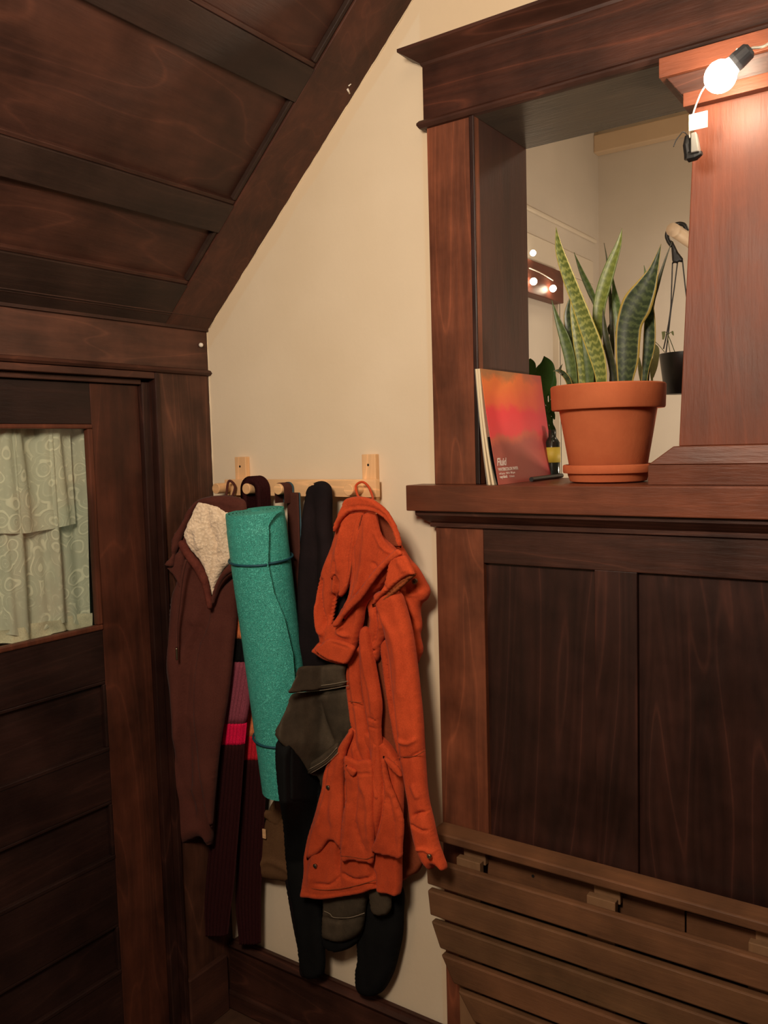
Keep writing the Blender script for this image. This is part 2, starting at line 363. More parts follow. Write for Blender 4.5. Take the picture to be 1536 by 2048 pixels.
cm = MB().box(-.045, .010, -.178, -.1665, 0, 1.632).box(-.045, -.008, -.203, -.1785, 0, 1.610).build('trim_12', WZD, bevel=.002); struct(cm)
cm2 = MB().box(-.045, .010, -1.6, -.1785, 1.617, 1.632).box(-.045, -.008, -1.6, -.2035, 1.604, 1.6165).build('trim_13', WYS, bevel=.002); struct(cm2)
# door
dr = empty('door_1', (-.04, -.20, 0)); struct(dr)
def dp(o): place(o, dr); return o
DF = -.02; DB = -.044
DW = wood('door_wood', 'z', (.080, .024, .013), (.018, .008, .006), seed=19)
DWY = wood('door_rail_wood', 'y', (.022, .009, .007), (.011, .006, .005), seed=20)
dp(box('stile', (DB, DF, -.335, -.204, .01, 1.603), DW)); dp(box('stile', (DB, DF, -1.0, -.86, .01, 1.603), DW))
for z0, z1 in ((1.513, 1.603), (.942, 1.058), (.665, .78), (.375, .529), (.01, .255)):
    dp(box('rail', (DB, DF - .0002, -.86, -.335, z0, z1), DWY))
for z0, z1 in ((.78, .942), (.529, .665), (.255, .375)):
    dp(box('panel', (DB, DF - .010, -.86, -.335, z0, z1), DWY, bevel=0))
    fr = MB().box(DF - .010, DF + .002, -.86, -.335, z0, z0 + .010).box(DF - .010, DF - .001, -.86, -.335, z1 - .008, z1).box(DF - .010, DF + .001, -.343, -.335, z0 + .010, z1 - .008)
    dp(fr.build('panel_moulding', DWY, bevel=.002))
gm = MB().box(DF - .012, DF + .004, -.86, -.335, 1.503, 1.513).box(DF - .012, DF + .004, -.86, -.335, 1.058, 1.070).box(DF - .012, DF + .004, -.349, -.335, 1.070, 1.503).box(DF - .012, DF + .004, -.86, -.846, 1.070, 1.503)
dp(gm.build('glass_moulding', wood('bead_wood', 'z', (.12, .036, .018), (.05, .017, .011), seed=21), bevel=.003))
def thin_glass():
    m = bpy.data.materials.new('door_glass'); m.use_nodes = True; nt = m.node_tree; nt.nodes.clear()
    o = nd(nt, 'ShaderNodeOutputMaterial'); t = nd(nt, 'ShaderNodeBsdfTransparent'); g = nd(nt, 'ShaderNodeBsdfGlossy'); mx = nd(nt, 'ShaderNodeMixShader')
    t.inputs[0].default_value = (.95, .96, .92, 1); g.inputs['Roughness'].default_value = .08; mx.inputs[0].default_value = .05
    nt.links.new(t.outputs[0], mx.inputs[1]); nt.links.new(g.outputs[0], mx.inputs[2]); nt.links.new(mx.outputs[0], o.inputs[0]); return m
dp(box('glass_pane', (DF - .009, DF - .006, -.846, -.349, 1.070, 1.503), thin_glass(), bevel=0))
# closet interior behind the door
cb = MB().box(-.62, -.60, -1.3, 0.2, 0, 2.0).box(-.60, -.06, .18, .2, 0, 2.0).box(-.60, -.06, -1.3, -1.28, 0, 2.0).box(-.60, -.06, -1.28, .18, 1.9, 2.0).build('wall_closet', paint('closet_paint', (.12, .11, .09))); struct(cb)
# ---- sloping stair soffit (panelled)
def slab(name, x0, x1, y0, y1, d0, d1, mat, bevel=.0015):       # d = distance above the soffit plane
    nx, nz = -SL / math.hypot(SL, 1), 1 / math.hypot(SL, 1)
    P = lambda x, y, d: (x + nx * d, y, slope_z(x) + nz * d)
    return MB().hexa([P(x0, y0, d0), P(x1, y0, d0), P(x1, y1, d0), P(x0, y1, d0), P(x0, y0, d1), P(x1, y0, d1), P(x1, y1, d1), P(x0, y1, d1)]).build(name, mat, bevel=bevel)
so_ = slab('ceiling', .0, 1.03, -3.2, .0, .016, .04, WYS, 0); struct(so_)
def sp(o): place(o, so_); return o
sw = wood('soffit_stile_wood', 'x', (.080, .029, .018), (.036, .015, .011), seed=22, figure=.3, rough=.45)
sp(slab('stile', .0, 1.03, -.135, -.001, 0, .0158, sw))
sp(slab('stile', .0, 1.03, -1.6, -1.45, 0, .0158, sw))
dk = wood('soffit_batten_wood', 'y', (.036, .019, .014), (.022, .013, .010), seed=23, figure=.3, rough=.45)
for xa, xb in ((.0, .087), (.192, .243), (.423, .476), (.66, .713), (.9, .95)):
    sp(slab('batten', xa, xb, -1.449, -.1355, .0005, .0158, dk))
for xa, xb in ((.087, .192), (.243, .423), (.476, .66), (.713, .9)):
    m_ = slab('panel_moulding', xa + .0005, xa + .007, -1.449, -.1365, .004, .0158, WYS); sp(m_)
    sp(slab('panel_moulding', xa + .008, xb - .001, -.1455, -.1365, .004, .0158, dk))
# flat ceiling, floor, rest of the room
struct(box('ceiling', (.99, 3.4, -3.2, 0, 2.70, 2.75), CEILP, bevel=0))
struct(box('floor', (-.7, 3.4, -3.2, .2, -.05, 0), FLOORM, bevel=0))
struct(box('wall_right', (3.4, 3.45, -3.2, 2.0, 0, 2.75), WZD, bevel=0))
struct(box('wall_front', (-.06, 3.4, -3.25, -3.2, 0, 2.75), WZD, bevel=0))
bb = MB().box(.0005, .6605, -.018, -.0005, 0, .172).build('baseboard_back', WXD, bevel=.002); struct(bb)
bc = moulding('baseboard_cap', [(0, .160), (.006, .163), (.010, .170), (.004, .179), (-.012, .186)], .02, .66, -.018, -.0005, WXD); place(bc, bb)
bs = MB().box(.0005, .6605, -.034, -.0185, 0, .05).build('shoe_moulding', WXD, bevel=.006); place(bs, bb)
struct(box('baseboard_left', (-.0448, .014, -.165, -.036, .0, .15), WYS, bevel=.003))
# ---- back room
struct(box('wall_back_room_left', (.25, .30, .2, 1.95, 0, 2.75), WHITEW, bevel=0))
struct(box('wall_back_room_end', (.30, 3.4, 1.91, 1.96, 0, 2.75), WHITEW, bevel=0))
struct(box('ceiling_back_room', (.25, 3.4, .2, 1.95, 2.75, 2.8), CEILP, bevel=0))
struct(box('floor_back_room', (.25, 3.4, .2, 1.95, -.05, 0), FLOORM, bevel=0))
struct(box('trim_14', (.30, 3.4, 1.86, 1.909, 2.59, 2.66), CREAMT, bevel=.004))
struct(box('trim_15', (.3005, .312, .2, 1.86, 2.235, 2.250), WHITET, bevel=.004))

# ================================================================== CLOTH BUILDER
def seg_dist(P, poly):
    P = np.asarray(P, float); best = np.full(len(P), 1e9); side = np.ones(len(P)); tt = np.zeros(len(P)); L = 0
    poly = np.array(poly, float); lens = np.hypot(*(poly[1:] - poly[:-1]).T); tot = lens.sum() + 1e-9; acc = 0
    for a, b, l in zip(poly[:-1], poly[1:], lens):
        d = b - a; t = np.clip(((P - a) @ d) / (d @ d + 1e-9), 0, 1); q = a + t[:, None] * d
        dd = np.hypot(*(P - q).T); m = dd < best
        best[m] = dd[m]; c = d[0] * (P[:, 1] - a[1]) - d[1] * (P[:, 0] - a[0]); side[m] = np.sign(c[m]); tt[m] = (acc + t[m] * l) / tot; acc += l
    return best, side, tt
def inside(P, poly):
    x, y = P[:, 0], P[:, 1]; r = np.zeros(len(P), bool); n = len(poly)
    for i in range(n):
        x1, y1 = poly[i]; x2, y2 = poly[(i + 1) % n]
        c = ((y1 > y) != (y2 > y)); xx = (x2 - x1) * (y - y1) / ((y2 - y1) if y2 != y1 else 1e-9) + x1
        r ^= c & (x < xx)
    return r
_pc = np.random.RandomState(3)
_waves = [(_pc.uniform(-1, 1), _pc.uniform(-1, 1), _pc.uniform(0, 6.28)) for _ in range(24)]
def wob(P, scale, aniso=.35, seed=0):
    # smooth pseudo random field, longer along v
    s = np.zeros(len(P))
    for i, (a, b, p) in enumerate(_waves):
        f = (1 + (i % 4) * .6) / scale
        s += np.sin((P[:, 0] * a * 6.28 + P[:, 1] * b * 6.28 * aniso) * f + p + seed * 1.7 * (i + 1)) / (1 + (i % 4) * .6)
    return s / 6
def sheet(name, outline, y, th, mat, parent=None, w=16, folds=(), hole=None, step=4.5, smooth=3, tb=.006, noise_amp=.0, nscale=40, edge=.0, seed=0):
    """closed piece of hanging cloth: outline in frame pixels set on its own depth y, front swelling by th (m), flat back"""
    if smooth: out = smooth_path(outline, smooth + 3, True)
    else: out = outline
    # resample
    out = np.array(out, float); res = []
    for i in range(len(out)):
        a, b = out[i], out[(i + 1) % len(out)]; n = max(1, int(math.hypot(*(b - a)) / step))
        if math.hypot(*(b - a)) < .05: continue
        if n == 1 and res and math.hypot(*(a - res[-1])) < step * .55: continue
        for k in range(n): res.append(a + (b - a) * k / n)
    B = np.array(res); nb = len(B)
    lo, hi = B.min(0), B.max(0); xs = np.arange(lo[0], hi[0], step); ys = np.arange(lo[1], hi[1], step * .87)
    G = np.array([(x + (step / 2 if j % 2 else 0), yy) for j, yy in enumerate(ys) for x in xs])
    G = G[inside(G, B)]; d, _, _ = seg_dist(G, np.vstack([B, B[:1]])); G = G[d > step * .55]; 
    G += _pc.uniform(-.3, .3, G.shape)
    hp_ = None; eds = []
    if hole:
        hp_ = []; hs = smooth_path(hole, 4, True)
        for i in range(len(hs)):
            if not hp_ or math.hypot(*(hs[i] - hp_[-1])) > step * .7: hp_.append(hs[i])
        hp_ = np.array(hp_); G = G[~inside(G, hp_)]; dh, _, _ = seg_dist(G, np.vstack([hp_, hp_[:1]])); G = G[dh > step * .5]
        allp = np.vstack([B, hp_, G]); eds = [(nb + i, nb + (i + 1) % len(hp_)) for i in range(len(hp_))]
    else: allp = np.vstack([B, G])
    r = delaunay_2d_cdt([Vector(p) for p in allp], eds, [list(range(nb))], 1, 1e-4)
    V = np.array([tuple(p) for p in r[0]]); F = [f for f in r[2]]
    if hole:
        cen = np.array([V[list(f)].mean(0) for f in F]); keep = ~inside(cen, hp_); F = [f for f, k in zip(F, keep) if k]
    d, _, _ = seg_dist(V, np.vstack([B, B[:1]])); bd = d < .05
    if hole:
        dh, _, _ = seg_dist(V, np.vstack([hp_, hp_[:1]])); bd = bd | (dh < .05); dh = np.where(dh < .05, 0, dh * .9 + 4); d = np.minimum(d, dh)
    h = th * np.sqrt(np.clip(1 - (1 - np.clip(d / w, 0, 1)) ** 2, 0, 1))
    tap = np.clip(d / 8, 0, 1)
    for fo in folds:
        pts, fw, fd = fo[:3]; mode = fo[3] if len(fo) > 3 else 'g'
        pp = smooth_path(pts, 5) if len(pts) > 2 else pts
        dd, sd, t = seg_dist(V, pp); endt = np.clip(np.minimum(t, 1 - t) / .12, 0.15, 1)
        if mode == 'g': h += fd * (np.exp(-(dd / fw) ** 2) if fd > 0 else np.exp(-(dd / (fw * .8)) ** 1.15)) * endt * np.maximum(tap, .3)
        elif mode == 's': h += fd * np.exp(-dd / fw) * np.clip(sd * dd / 2.5, 0, 1) * endt * tap - .25 * fd * np.exp(-(dd / (fw * .35)) ** 2) * (sd < 0) * tap * endt
    if noise_amp: h += noise_amp * wob(V, nscale, seed=seed) * tap
    h = np.where(bd, 0, np.maximum(h, -.02))
    if hole: h = np.where(bd & (dh == 0), th * .55, h)
    yy = np.array([y(u, v) for u, v in V]) if callable(y) else np.full(len(V), float(y))
    if noise_amp: pass
    P = onYv(V, yy); n = len(V)
    Fv = P.copy(); Fv[:, 1] -= h
    Bk = P.copy(); Bk[:, 1] += tb * np.sqrt(np.clip(1 - (1 - np.clip(d / (w), 0, 1)) ** 2, 0, 1))
    idx = np.arange(n) + n; idx[bd] = np.arange(n)[bd]
    faces = [tuple(f) for f in F] + [tuple(idx[i] for i in f[::-1]) for f in F]
    o = mesh_obj(name, np.vstack([Fv, Bk]), faces, mat, parent, smooth=True)
    bm = bmesh.new(); bm.from_mesh(o.data); bmesh.ops.delete(bm, geom=[v for v in bm.verts if not v.link_faces], context='VERTS'); bm.to_mesh(o.data); bm.free()
    return o
def ribbon(name, rows, y, th, mat, parent=None, ribs=0, ribd=.0, sub=10, seg=None, wavy=0):
    """rows (v, uL, uR): a hanging band of cloth with a rounded cross section and optional knitted ribs"""
    rows = smooth_path(rows, sub); seg = seg or (ribs * 6 if ribs else 14); rings = []
    for v, a, b in rows:
        yy = y(v) if callable(y) else y; A = onY(a, v, yy); Bq = onY(b, v, yy); ring = []
        for i in range(seg + 1):
            s = i / seg; p = A + (Bq - A) * s; hh = th * math.sqrt(max(0, 1 - (2 * s - 1) ** 6))
            if ribs: hh += ribd * (.5 - .5 * math.cos(2 * math.pi * ribs * s))
            if wavy: hh += wavy * math.sin(s * 9 + v * .02)
            ring.append((p[0], p[1] - hh, p[2]))
        for i in range(seg, -1, -1):
            s = i / seg; p = A + (Bq - A) * s; hh = th * .4 * math.sqrt(max(0, 1 - (2 * s - 1) ** 6)); ring.append((p[0], p[1] + hh, p[2]))
        rings.append(ring)
    return MB().loft(rings).build(name, mat, parent, smooth=True)
def cord(name, pts, r, mat, parent=None, n=8, seg=10): return MB().tube(smooth_path(pts, n), r, seg).build(name, mat, parent, smooth=True)
def lerp(a, b, t): return a + (b - a) * t
def yuv(u0, y0, u1, y1): return lambda u, v: lerp(y0, y1, min(1, max(0, (u - u0) / (u1 - u0))))

# ================================================================== COAT RACK
PEGX = (.0825, .1815, .279, .377, .478)
rk = empty('coat_rack', (.30, 0, 1.36)); prop(rk, 'pale pine wall coat rack with round pegs, hung with coats on the cream wall', 'coat rack')
def rp(o): return place(o, rk)
rp(box('rail', (.072, .521, -.032, -.0155, 1.339, 1.377), PINE, bevel=.001))
PZ = wood('pale_pine_upright', 'z', (.80, .50, .26), (.68, .38, .18), rough=.5, seed=4, figure=.3, blotch=.1)
for x in (.092, .474):
    b = rp(box('upright', (x, x + .036, -.015, -.0002, 1.30, 1.431), PZ, bevel=.0015))
    q = MB().tube([(x + .017, -.0145, 1.408), (x + .017, -.0154, 1.408)], .0028, 12).build('screw_hole', BLACKP, rk); rp(q)
for x in PEGX:
    rp(MB().tube([(x, -.032, 1.357), (x, -.0715, 1.3575), (x, -.0725, 1.3575)], [.0125, .0125, .0115], 28).build('peg', PINE, smooth=False, bevel=0))

# ================================================================== GARMENTS
# ---- maroon hoodie with sherpa lining (leftmost peg)
hy = yuv(325, -.165, 480, -.085)
hoodie = empty('hooded_jacket', tuple(onY(420, 1300, -.1)))
prop(hoodie, 'maroon brown hooded jacket with cream sherpa lining on the leftmost peg', 'jacket')
def S(parent, *a, **k): return place(sheet(*a, **k), parent)
S(hoodie, 'body', [(438, 1010), (400, 1010), (372, 1040), (357, 1080), (352, 1110), (362, 1150), (350, 1190), (344, 1240), (342, 1300), (343, 1350), (352, 1400), (358, 1440), (357, 1490), (345, 1550), (330, 1610), (322, 1660), (325, 1688), (340, 1692), (372, 1686), (405, 1672), (416, 1682), (426, 1690), (430, 1640), (441, 1495), (458, 1390), (471, 1270), (478, 1170), (484, 1060), (480, 1012)],
  hy, .03, BROWNC, w=26, step=4.5, noise_amp=.004, nscale=60, seed=1,
  folds=[([(424, 1205), (416, 1250), (400, 1290), (391, 1350), (386, 1450), (384, 1500)], 26, .016, 's'),
         ([(358, 1170), (348, 1240), (344, 1320), (352, 1390), (362, 1430), (360, 1480), (350, 1540), (345, 1620), (336, 1680)], 8, .010, 's'),
         ([(375, 1290), (395, 1270), (412, 1240)], 8, -.006), ([(365, 1300), (372, 1400), (380, 1520), (378, 1600)], 12, .007), ([(398, 1420), (402, 1560), (405, 1660)], 9, -.008),
         ([(440, 1250), (428, 1400), (420, 1600)], 16, .010), ([(410, 1300), (404, 1450), (410, 1600)], 12, .005), ([(370, 1490), (400, 1620)], 6, -.005), ([(402, 1560), (430, 1640)], 7, .005)])
S(hoodie, 'front_panel', [(425, 1212), (438, 1186), (455, 1166), (474, 1156), (476, 1200), (471, 1270), (458, 1390), (441, 1495), (431, 1590), (424, 1655), (412, 1620), (400, 1540), (392, 1470), (388, 1420), (391, 1350), (400, 1292), (416, 1252)],
  lambda u, v: hy(u, v) - .022, .012, BROWNC, w=14, step=4, noise_amp=.002, nscale=50, seed=14, folds=[([(440, 1230), (428, 1350), (420, 1500), (416, 1600)], 14, .006), ([(462, 1200), (440, 1400)], 8, -.003)])
S(hoodie, 'sherpa_lining', [(402, 1004), (440, 1012), (475, 1040), (478, 1110), (462, 1126), (445, 1140), (432, 1165), (424, 1194), (417, 1160), (405, 1127), (387, 1106), (375, 1086), (369, 1067), (382, 1035), (392, 1012)],
  yuv(360, -.178, 480, -.122), .010, FLEECE, w=14, step=3.5, noise_amp=.004, nscale=22, tb=.02,
  folds=[([(418, 1008), (424, 1050), (436, 1080), (436, 1100)], 5, -.009), ([(436, 1100), (428, 1150), (424, 1185)], 4, -.006), ([(395, 1050), (410, 1100)], 10, .008), ([(450, 1030), (448, 1110)], 9, .007)])
S(hoodie, 'hood', [(440, 991), (465, 992), (490, 1002), (492, 1030), (474, 1046), (452, 1031), (430, 1018), (408, 1010), (398, 1008), (388, 1026), (378, 1046), (368, 1066), (360, 1088), (352, 1108), (349, 1128), (346, 1134), (330, 1131), (337, 1120), (345, 1110), (344, 1092), (348, 1072), (357, 1056), (366, 1040), (380, 1015), (396, 1000), (418, 993)],
  yuv(335, -.185, 480, -.118), .011, BROWNC, w=9, step=3.5, noise_amp=.003, nscale=20, folds=[([(350, 1100), (362, 1060), (390, 1008), (410, 998)], 4, -.004), ([(410, 1000), (450, 1004), (485, 1012)], 5, .003)])
S(hoodie, 'front_placket', [(362, 1080), (372, 1086), (384, 1106), (402, 1128), (414, 1152), (422, 1190), (424, 1215), (416, 1216), (408, 1180), (396, 1150), (378, 1124), (364, 1104), (358, 1088)], yuv(350, -.187, 480, -.142), .008, cloth('maroon_fuzzy_edge', (.14, .035, .024), (.08, .02, .014), weave=500, wstr=.9, blot=40), w=6, step=3, noise_amp=.002, nscale=9)
S(hoodie, 'front_placket', [(462, 1127), (478, 1122), (480, 1140), (462, 1146), (446, 1160), (436, 1180), (428, 1206), (423, 1210), (424, 1194), (432, 1166), (446, 1142)], yuv(350, -.187, 480, -.137), .007, BROWNC, w=6, step=3)
S(hoodie, 'collar_flap', [(352, 1108), (364, 1104), (370, 1120), (366, 1150), (362, 1176), (354, 1160), (346, 1148), (334, 1134), (346, 1133)], yuv(335, -.178, 480, -.13), .008, BROWNC, w=7, step=3)
def PW(u, v, y): return tuple(onY(u, v, y))
place(cord('drawstring', [PW(372, 1120, -.198), PW(365, 1150, -.200), PW(359, 1200, -.199), PW(354, 1250, -.198), PW(353, 1296, -.198)], .0028, BROWNC), hoodie)
place(cord('drawstring_tip', [PW(353, 1296, -.198), PW(354, 1320, -.198)], .0026, BRASS), hoodie)
place(cord('hanging_loop', [PW(462, 1000, -.05), PW(470, 975, -.045), PW(463, 963, -.052), PW(456, 966, -.055), PW(452, 998, -.06)], .003, BROWNC), hoodie)

# ---- scarf on the second peg
scarf = empty('knitted_scarf', tuple(onY(500, 1200, -.06)))
prop(scarf, 'long maroon ribbed scarf with orange, black and pink stripes looped on the second peg', 'scarf')
loop = smooth_path([(480, 1050), (477, 1010), (477, 980), (486, 960), (505, 952), (530, 954), (547, 970), (552, 1000), (553, 1050)], 8)
# the loop over the peg: an outer band bent round the peg, ribs running along it
def loop_band():
    rings = []; ctr = [(515, 1050), (515, 1012), (513, 992), (510, 985), (505, 983), (503, 984), (500, 990), (498, 1012), (496, 1050)]
    ang = np.linspace(0, math.pi, 34); px = PEGX[1]; pz = 1.3575; ks = 33
    path = [(px + .0305, z) for z in (1.28, 1.30, 1.32, 1.34)]
    for a in ang: path.append((px + .008 + .0225 * math.cos(a), pz - .003 + .0225 * math.sin(a)))
    path += [(px - .0145, z) for z in (1.34, 1.32, 1.30, 1.28)]
    outer = []
    for i, (x, z) in enumerate(path):
        p0 = path[max(0, i - 1)]; p1 = path[min(len(path) - 1, i + 1)]; tx, tz = p1[0] - p0[0], p1[1] - p0[1]; l = math.hypot(tx, tz) or 1; nx, nz = tz / l, -tx / l
        ring = []
        for k in range(ks):
            s = k / (ks - 1); y = lerp(-.034, -.066, s); r = .0085 + .0014 * math.cos(s * 2 * math.pi * 7); ring.append((x + nx * r, y, z + nz * r))
        for k in range(ks - 1, -1, -1):
            s = k / (ks - 1); y = lerp(-.034, -.066, s); ring.append((x - nx * .0085, y, z - nz * .0085))
        rings.append(ring)
    return MB().loft(rings).build('loop', K_MAR, smooth=True)
place(loop_band(), scarf)
sy1 = lambda v: -.052 - .02 * min(1, max(0, (v - 1000) / 200))
T1 = [(1020, 478, 548), (1100, 474, 540), (1190, 472, 528), (1275, 468, 522), (1322, 463, 516), (1445, 446, 494), (1487, 442, 490), (1600, 430, 482), (1700, 420, 474), (1770, 414, 468), (1815, 412, 462), (1850, 412, 458), (1868, 414, 456)]
T2 = [(1040, 500, 560), (1200, 500, 560), (1400, 495, 545), (1470, 489, 538), (1517, 485, 536), (1620, 480, 530), (1740, 476, 524), (1800, 474, 522), (1850, 478, 522), (1885, 482, 522)]
def at(T, v):
    for (a, b) in zip(T[:-1], T[1:]):
        if a[0] <= v <= b[0]: t = (v - a[0]) / (b[0] - a[0]); return (v, lerp(a[1], b[1], t), lerp(a[2], b[2], t))
def tail(T, cuts, yf):
    for v0, v1, m in cuts:
        rows = [at(T, v0)] + [r for r in T if v0 < r[0] < v1] + [at(T, v1)]
        place(ribbon('tail' if m is K_MAR else 'stripe', rows, yf, .010, m, ribs=7, ribd=.0035, sub=6), scarf)
tail(T1, [(1020, 1190, K_MAR), (1190, 1275, K_ORG), (1275, 1322, K_BLK), (1322, 1445, K_PUR), (1445, 1487, K_PNK), (1487, 1868, K_MAR)], lambda v: sy1(v) - .012)
tail(T2, [(1040, 1400, K_MAR), (1400, 1470, K_ORG), (1470, 1517, K_RED), (1517, 1885, K_MAR)], lambda v: -.042)

# ---- tan bag and its webbing strap (third peg)
bag = empty('canvas_bag', tuple(onY(540, 1700, -.03)))
prop(bag, 'tan canvas bag low on the wall, its brown strap looped over the third peg', 'bag')
by = -.022
S(bag, 'pouch', [(548, 1600), (562, 1606), (600, 1640), (640, 1700), (640, 1745), (600, 1762), (560, 1760), (535, 1756), (510, 1748), (497, 1735), (496, 1715), (505, 1690), (520, 1665), (532, 1640)], by, .022, CANVAS, w=22, noise_amp=.002,
  folds=[([(530, 1660), (525, 1700), (513, 1730)], 5, -.005), ([(515, 1732), (550, 1715), (600, 1740)], 6, .004)])
S(bag, 'flap', [(522, 1622), (548, 1618), (552, 1600), (575, 1610), (560, 1650), (545, 1648), (536, 1642)], by - .016, .006, CANVAS, w=6)
place(box('zip_pull', tuple(sorted((PW(530, 1660, by - .02)[0], PW(536, 1660, by - .02)[0]))) + (by - .030, by - .027) + (PW(534, 1674, by - .02)[2], PW(534, 1656, by - .02)[2]), PINE, bevel=.0005), bag)
x3 = PEGX[2]
def strap_loop(name, x, y0, y1, rr, mat, zb):
    rings = []
    path = [(x + rr, zb), (x + rr, 1.34)] + [(x + rr * math.cos(a), 1.3575 + (rr - .001) * math.sin(a)) for a in np.linspace(0, math.pi, 18)] + [(x - rr, 1.34), (x - rr, zb)]
    for i, (px, pz) in enumerate(path):
        p0 = path[max(0, i - 1)]; p1 = path[min(len(path) - 1, i + 1)]; tx, tz = p1[0] - p0[0], p1[1] - p0[1]; l = math.hypot(tx, tz); nx, nz = tz / l, -tx / l
        rings.append([(px + nx * .001, y0, pz + nz * .001), (px + nx * .001, y1, pz + nz * .001), (px - nx * .001, y1, pz - nz * .001), (px - nx * .001, y0, pz - nz * .001)])
    return MB().loft(rings).build(name, mat)
place(strap_loop('strap', x3, -.066, -.040, .0142, STRAP, 1.325), bag)
place(strap_loop('strap_edge', x3, -.0395, -.034, .0148, BLUEW, 1.325), bag)
place(ribbon('strap', [(985, 573, 597), (1100, 578, 600), (1250, 584, 602), (1400, 585, 605), (1620, 556, 580)], lambda v: -.045 if v < 1100 else -.045 + .02 * min(1, (v - 1100) / 400), .0018, STRAP), bag)
place(ribbon('strap_edge', [(985, 595, 600), (1060, 598, 603), (1150, 600, 604), (1300, 599, 602), (1400, 597, 600)], -.038, .0015, BLUEW), bag)

# ---- black coat with sleeves (fourth peg)
coat = empty('black_coat', tuple(onY(630, 1400, -.04)))
prop(coat, 'long black coat hanging on the fourth peg behind the orange jacket, sleeves down', 'coat')
S(coat, 'body', [(618, 975), (628, 966), (645, 962), (660, 970), (665, 990), (668, 1080), (700, 1180), (740, 1300), (740, 1500), (720, 1760), (690, 1800), (648, 1830), (647, 1900), (649, 1945), (640, 1950), (606, 1948), (600, 1900), (588, 1840), (574, 1760), (568, 1680), (563, 1580), (552, 1500), (556, 1460), (580, 1400), (600, 1320), (600, 1180), (606, 1060), (613, 1000)],
  lambda u, v: -.058 if v < 1300 else (-.058 + .034 * min(1, (v - 1300) / 250)), .022, NAVYC, w=18, noise_amp=.004, nscale=50, seed=5,
  folds=[([(635, 980), (640, 1100), (650, 1300)], 9, -.006), ([(625, 1000), (618, 1150), (615, 1320)], 9, .005), ([(655, 1050), (665, 1200)], 8, .005)])
S(coat, 'front_edge', [(556, 1480), (600, 1512), (640, 1560), (650, 1640), (640, 1780), (647, 1860), (648, 1945), (606, 1946), (590, 1840), (575, 1740), (566, 1640), (556, 1560)], lambda u, v: -.055 - .125 * max(0, min(1, (1720 - v) / 120)) * max(0, min(1, (640 - u) / 60)), .015, BLACKC, w=16, noise_amp=.003, folds=[([(600, 1540), (612, 1700), (620, 1900)], 14, -.006)])
S(coat, 'sleeve', [(735, 1770), (770, 1765), (806, 1775), (808, 1830), (806, 1870), (798, 1910), (788, 1945), (772, 1975), (757, 1988), (738, 1990), (720, 1982), (713, 1965), (712, 1940), (717, 1915), (716, 1880), (722, 1830)], -.030, .025, BLACKC, w=26, noise_amp=.003, nscale=40,
  folds=[([(735, 1850), (745, 1980)], 8, -.004)])

# ---- grey denim jacket
denim = empty('denim_jacket', tuple(onY(640, 1450, -.06)))
prop(denim, 'washed grey denim jacket between the teal mat and the orange jacket', 'jacket')
S(denim, 'body', [(585, 1388), (620, 1384), (695, 1372), (712, 1400), (715, 1460), (690, 1500), (684, 1600), (700, 1700), (735, 1780), (732, 1810), (730, 1845), (700, 1850), (668, 1780), (650, 1620), (640, 1560), (622, 1546), (600, 1512), (570, 1490), (552, 1466), (562, 1440), (575, 1412)],
  lambda u, v: (-.082 if v < 1480 else -.082 + .05 * min(1, (v - 1480) / 200)) - .105 * max(0, min(1, (650 - u) / 80)), .018, DENIM, w=22, noise_amp=.004, nscale=40, seed=3,
  folds=[([(640, 1392), (652, 1430), (668, 1470), (676, 1490)], 12, -.014), ([(600, 1400), (610, 1450), (640, 1510)], 14, .008), ([(575, 1440), (600, 1490)], 8, .004)])
S(denim, 'waistband', [(600, 1334), (640, 1331), (688, 1327), (690, 1348), (690, 1371), (660, 1377), (615, 1382), (578, 1386), (584, 1372), (592, 1354)], lambda u, v: -.105 - .095 * max(0, min(1, (650 - u) / 70)), .010, DENIM, w=8, noise_amp=.001, folds=[([(590, 1374), (640, 1370), (696, 1360)], 2.5, -.003), ([(588, 1380), (640, 1377), (696, 1367)], 3, .002)])
S(denim, 'sleeve_cuff', [(612, 1530), (640, 1512), (672, 1486), (678, 1494), (676, 1508), (650, 1530), (620, 1548), (615, 1540)], -.108, .006, DENIM, w=6, step=3, folds=[([(616, 1538), (648, 1520), (674, 1498)], 2, -.003)])
for nm, p, yy in (('stitching', [(580, 1386), (615, 1384), (660, 1378), (697, 1371)], -.117), ('stitching', [(588, 1374), (620, 1373), (660, 1369), (696, 1362)], -.117), ('stitching', [(616, 1540), (650, 1520), (674, 1495)], -.116), ('stitching', [(621, 1547), (652, 1528), (676, 1505)], -.116)):
    place(cord(nm, [PW(u, v, yy) for u, v in p], .0007, DENIMS, n=4, seg=6), denim)
S(denim, 'lower_sleeve', [(650, 1780), (690, 1775), (736, 1775), (732, 1815), (729, 1845), (722, 1866), (700, 1880), (678, 1884), (655, 1878), (645, 1868), (645, 1840), (648, 1810)], -.062, .016, DENIM, w=16, noise_amp=.003, nscale=25, seed=8, folds=[([(650, 1826), (668, 1834), (700, 1834), (730, 1824)], 4, -.006)])
place(cord('stitching', [PW(u, v, -.079) for u, v in [(648, 1822), (660, 1828), (668, 1835), (700, 1835), (729, 1826)]], .0007, DENIMS, n=4, seg=6), denim)
S(denim, 'sleeve_lining', [(646, 1862), (680, 1872), (722, 1858), (719, 1880), (700, 1896), (672, 1904), (652, 1896), (645, 1884)], -.052, .012, BLACKC, w=10)
S(denim, 'pocket_flap', [(738, 1770), (782, 1770), (783, 1800), (782, 1818), (772, 1830), (752, 1831), (742, 1822), (739, 1800)], -.072, .008, DENIM, w=8)

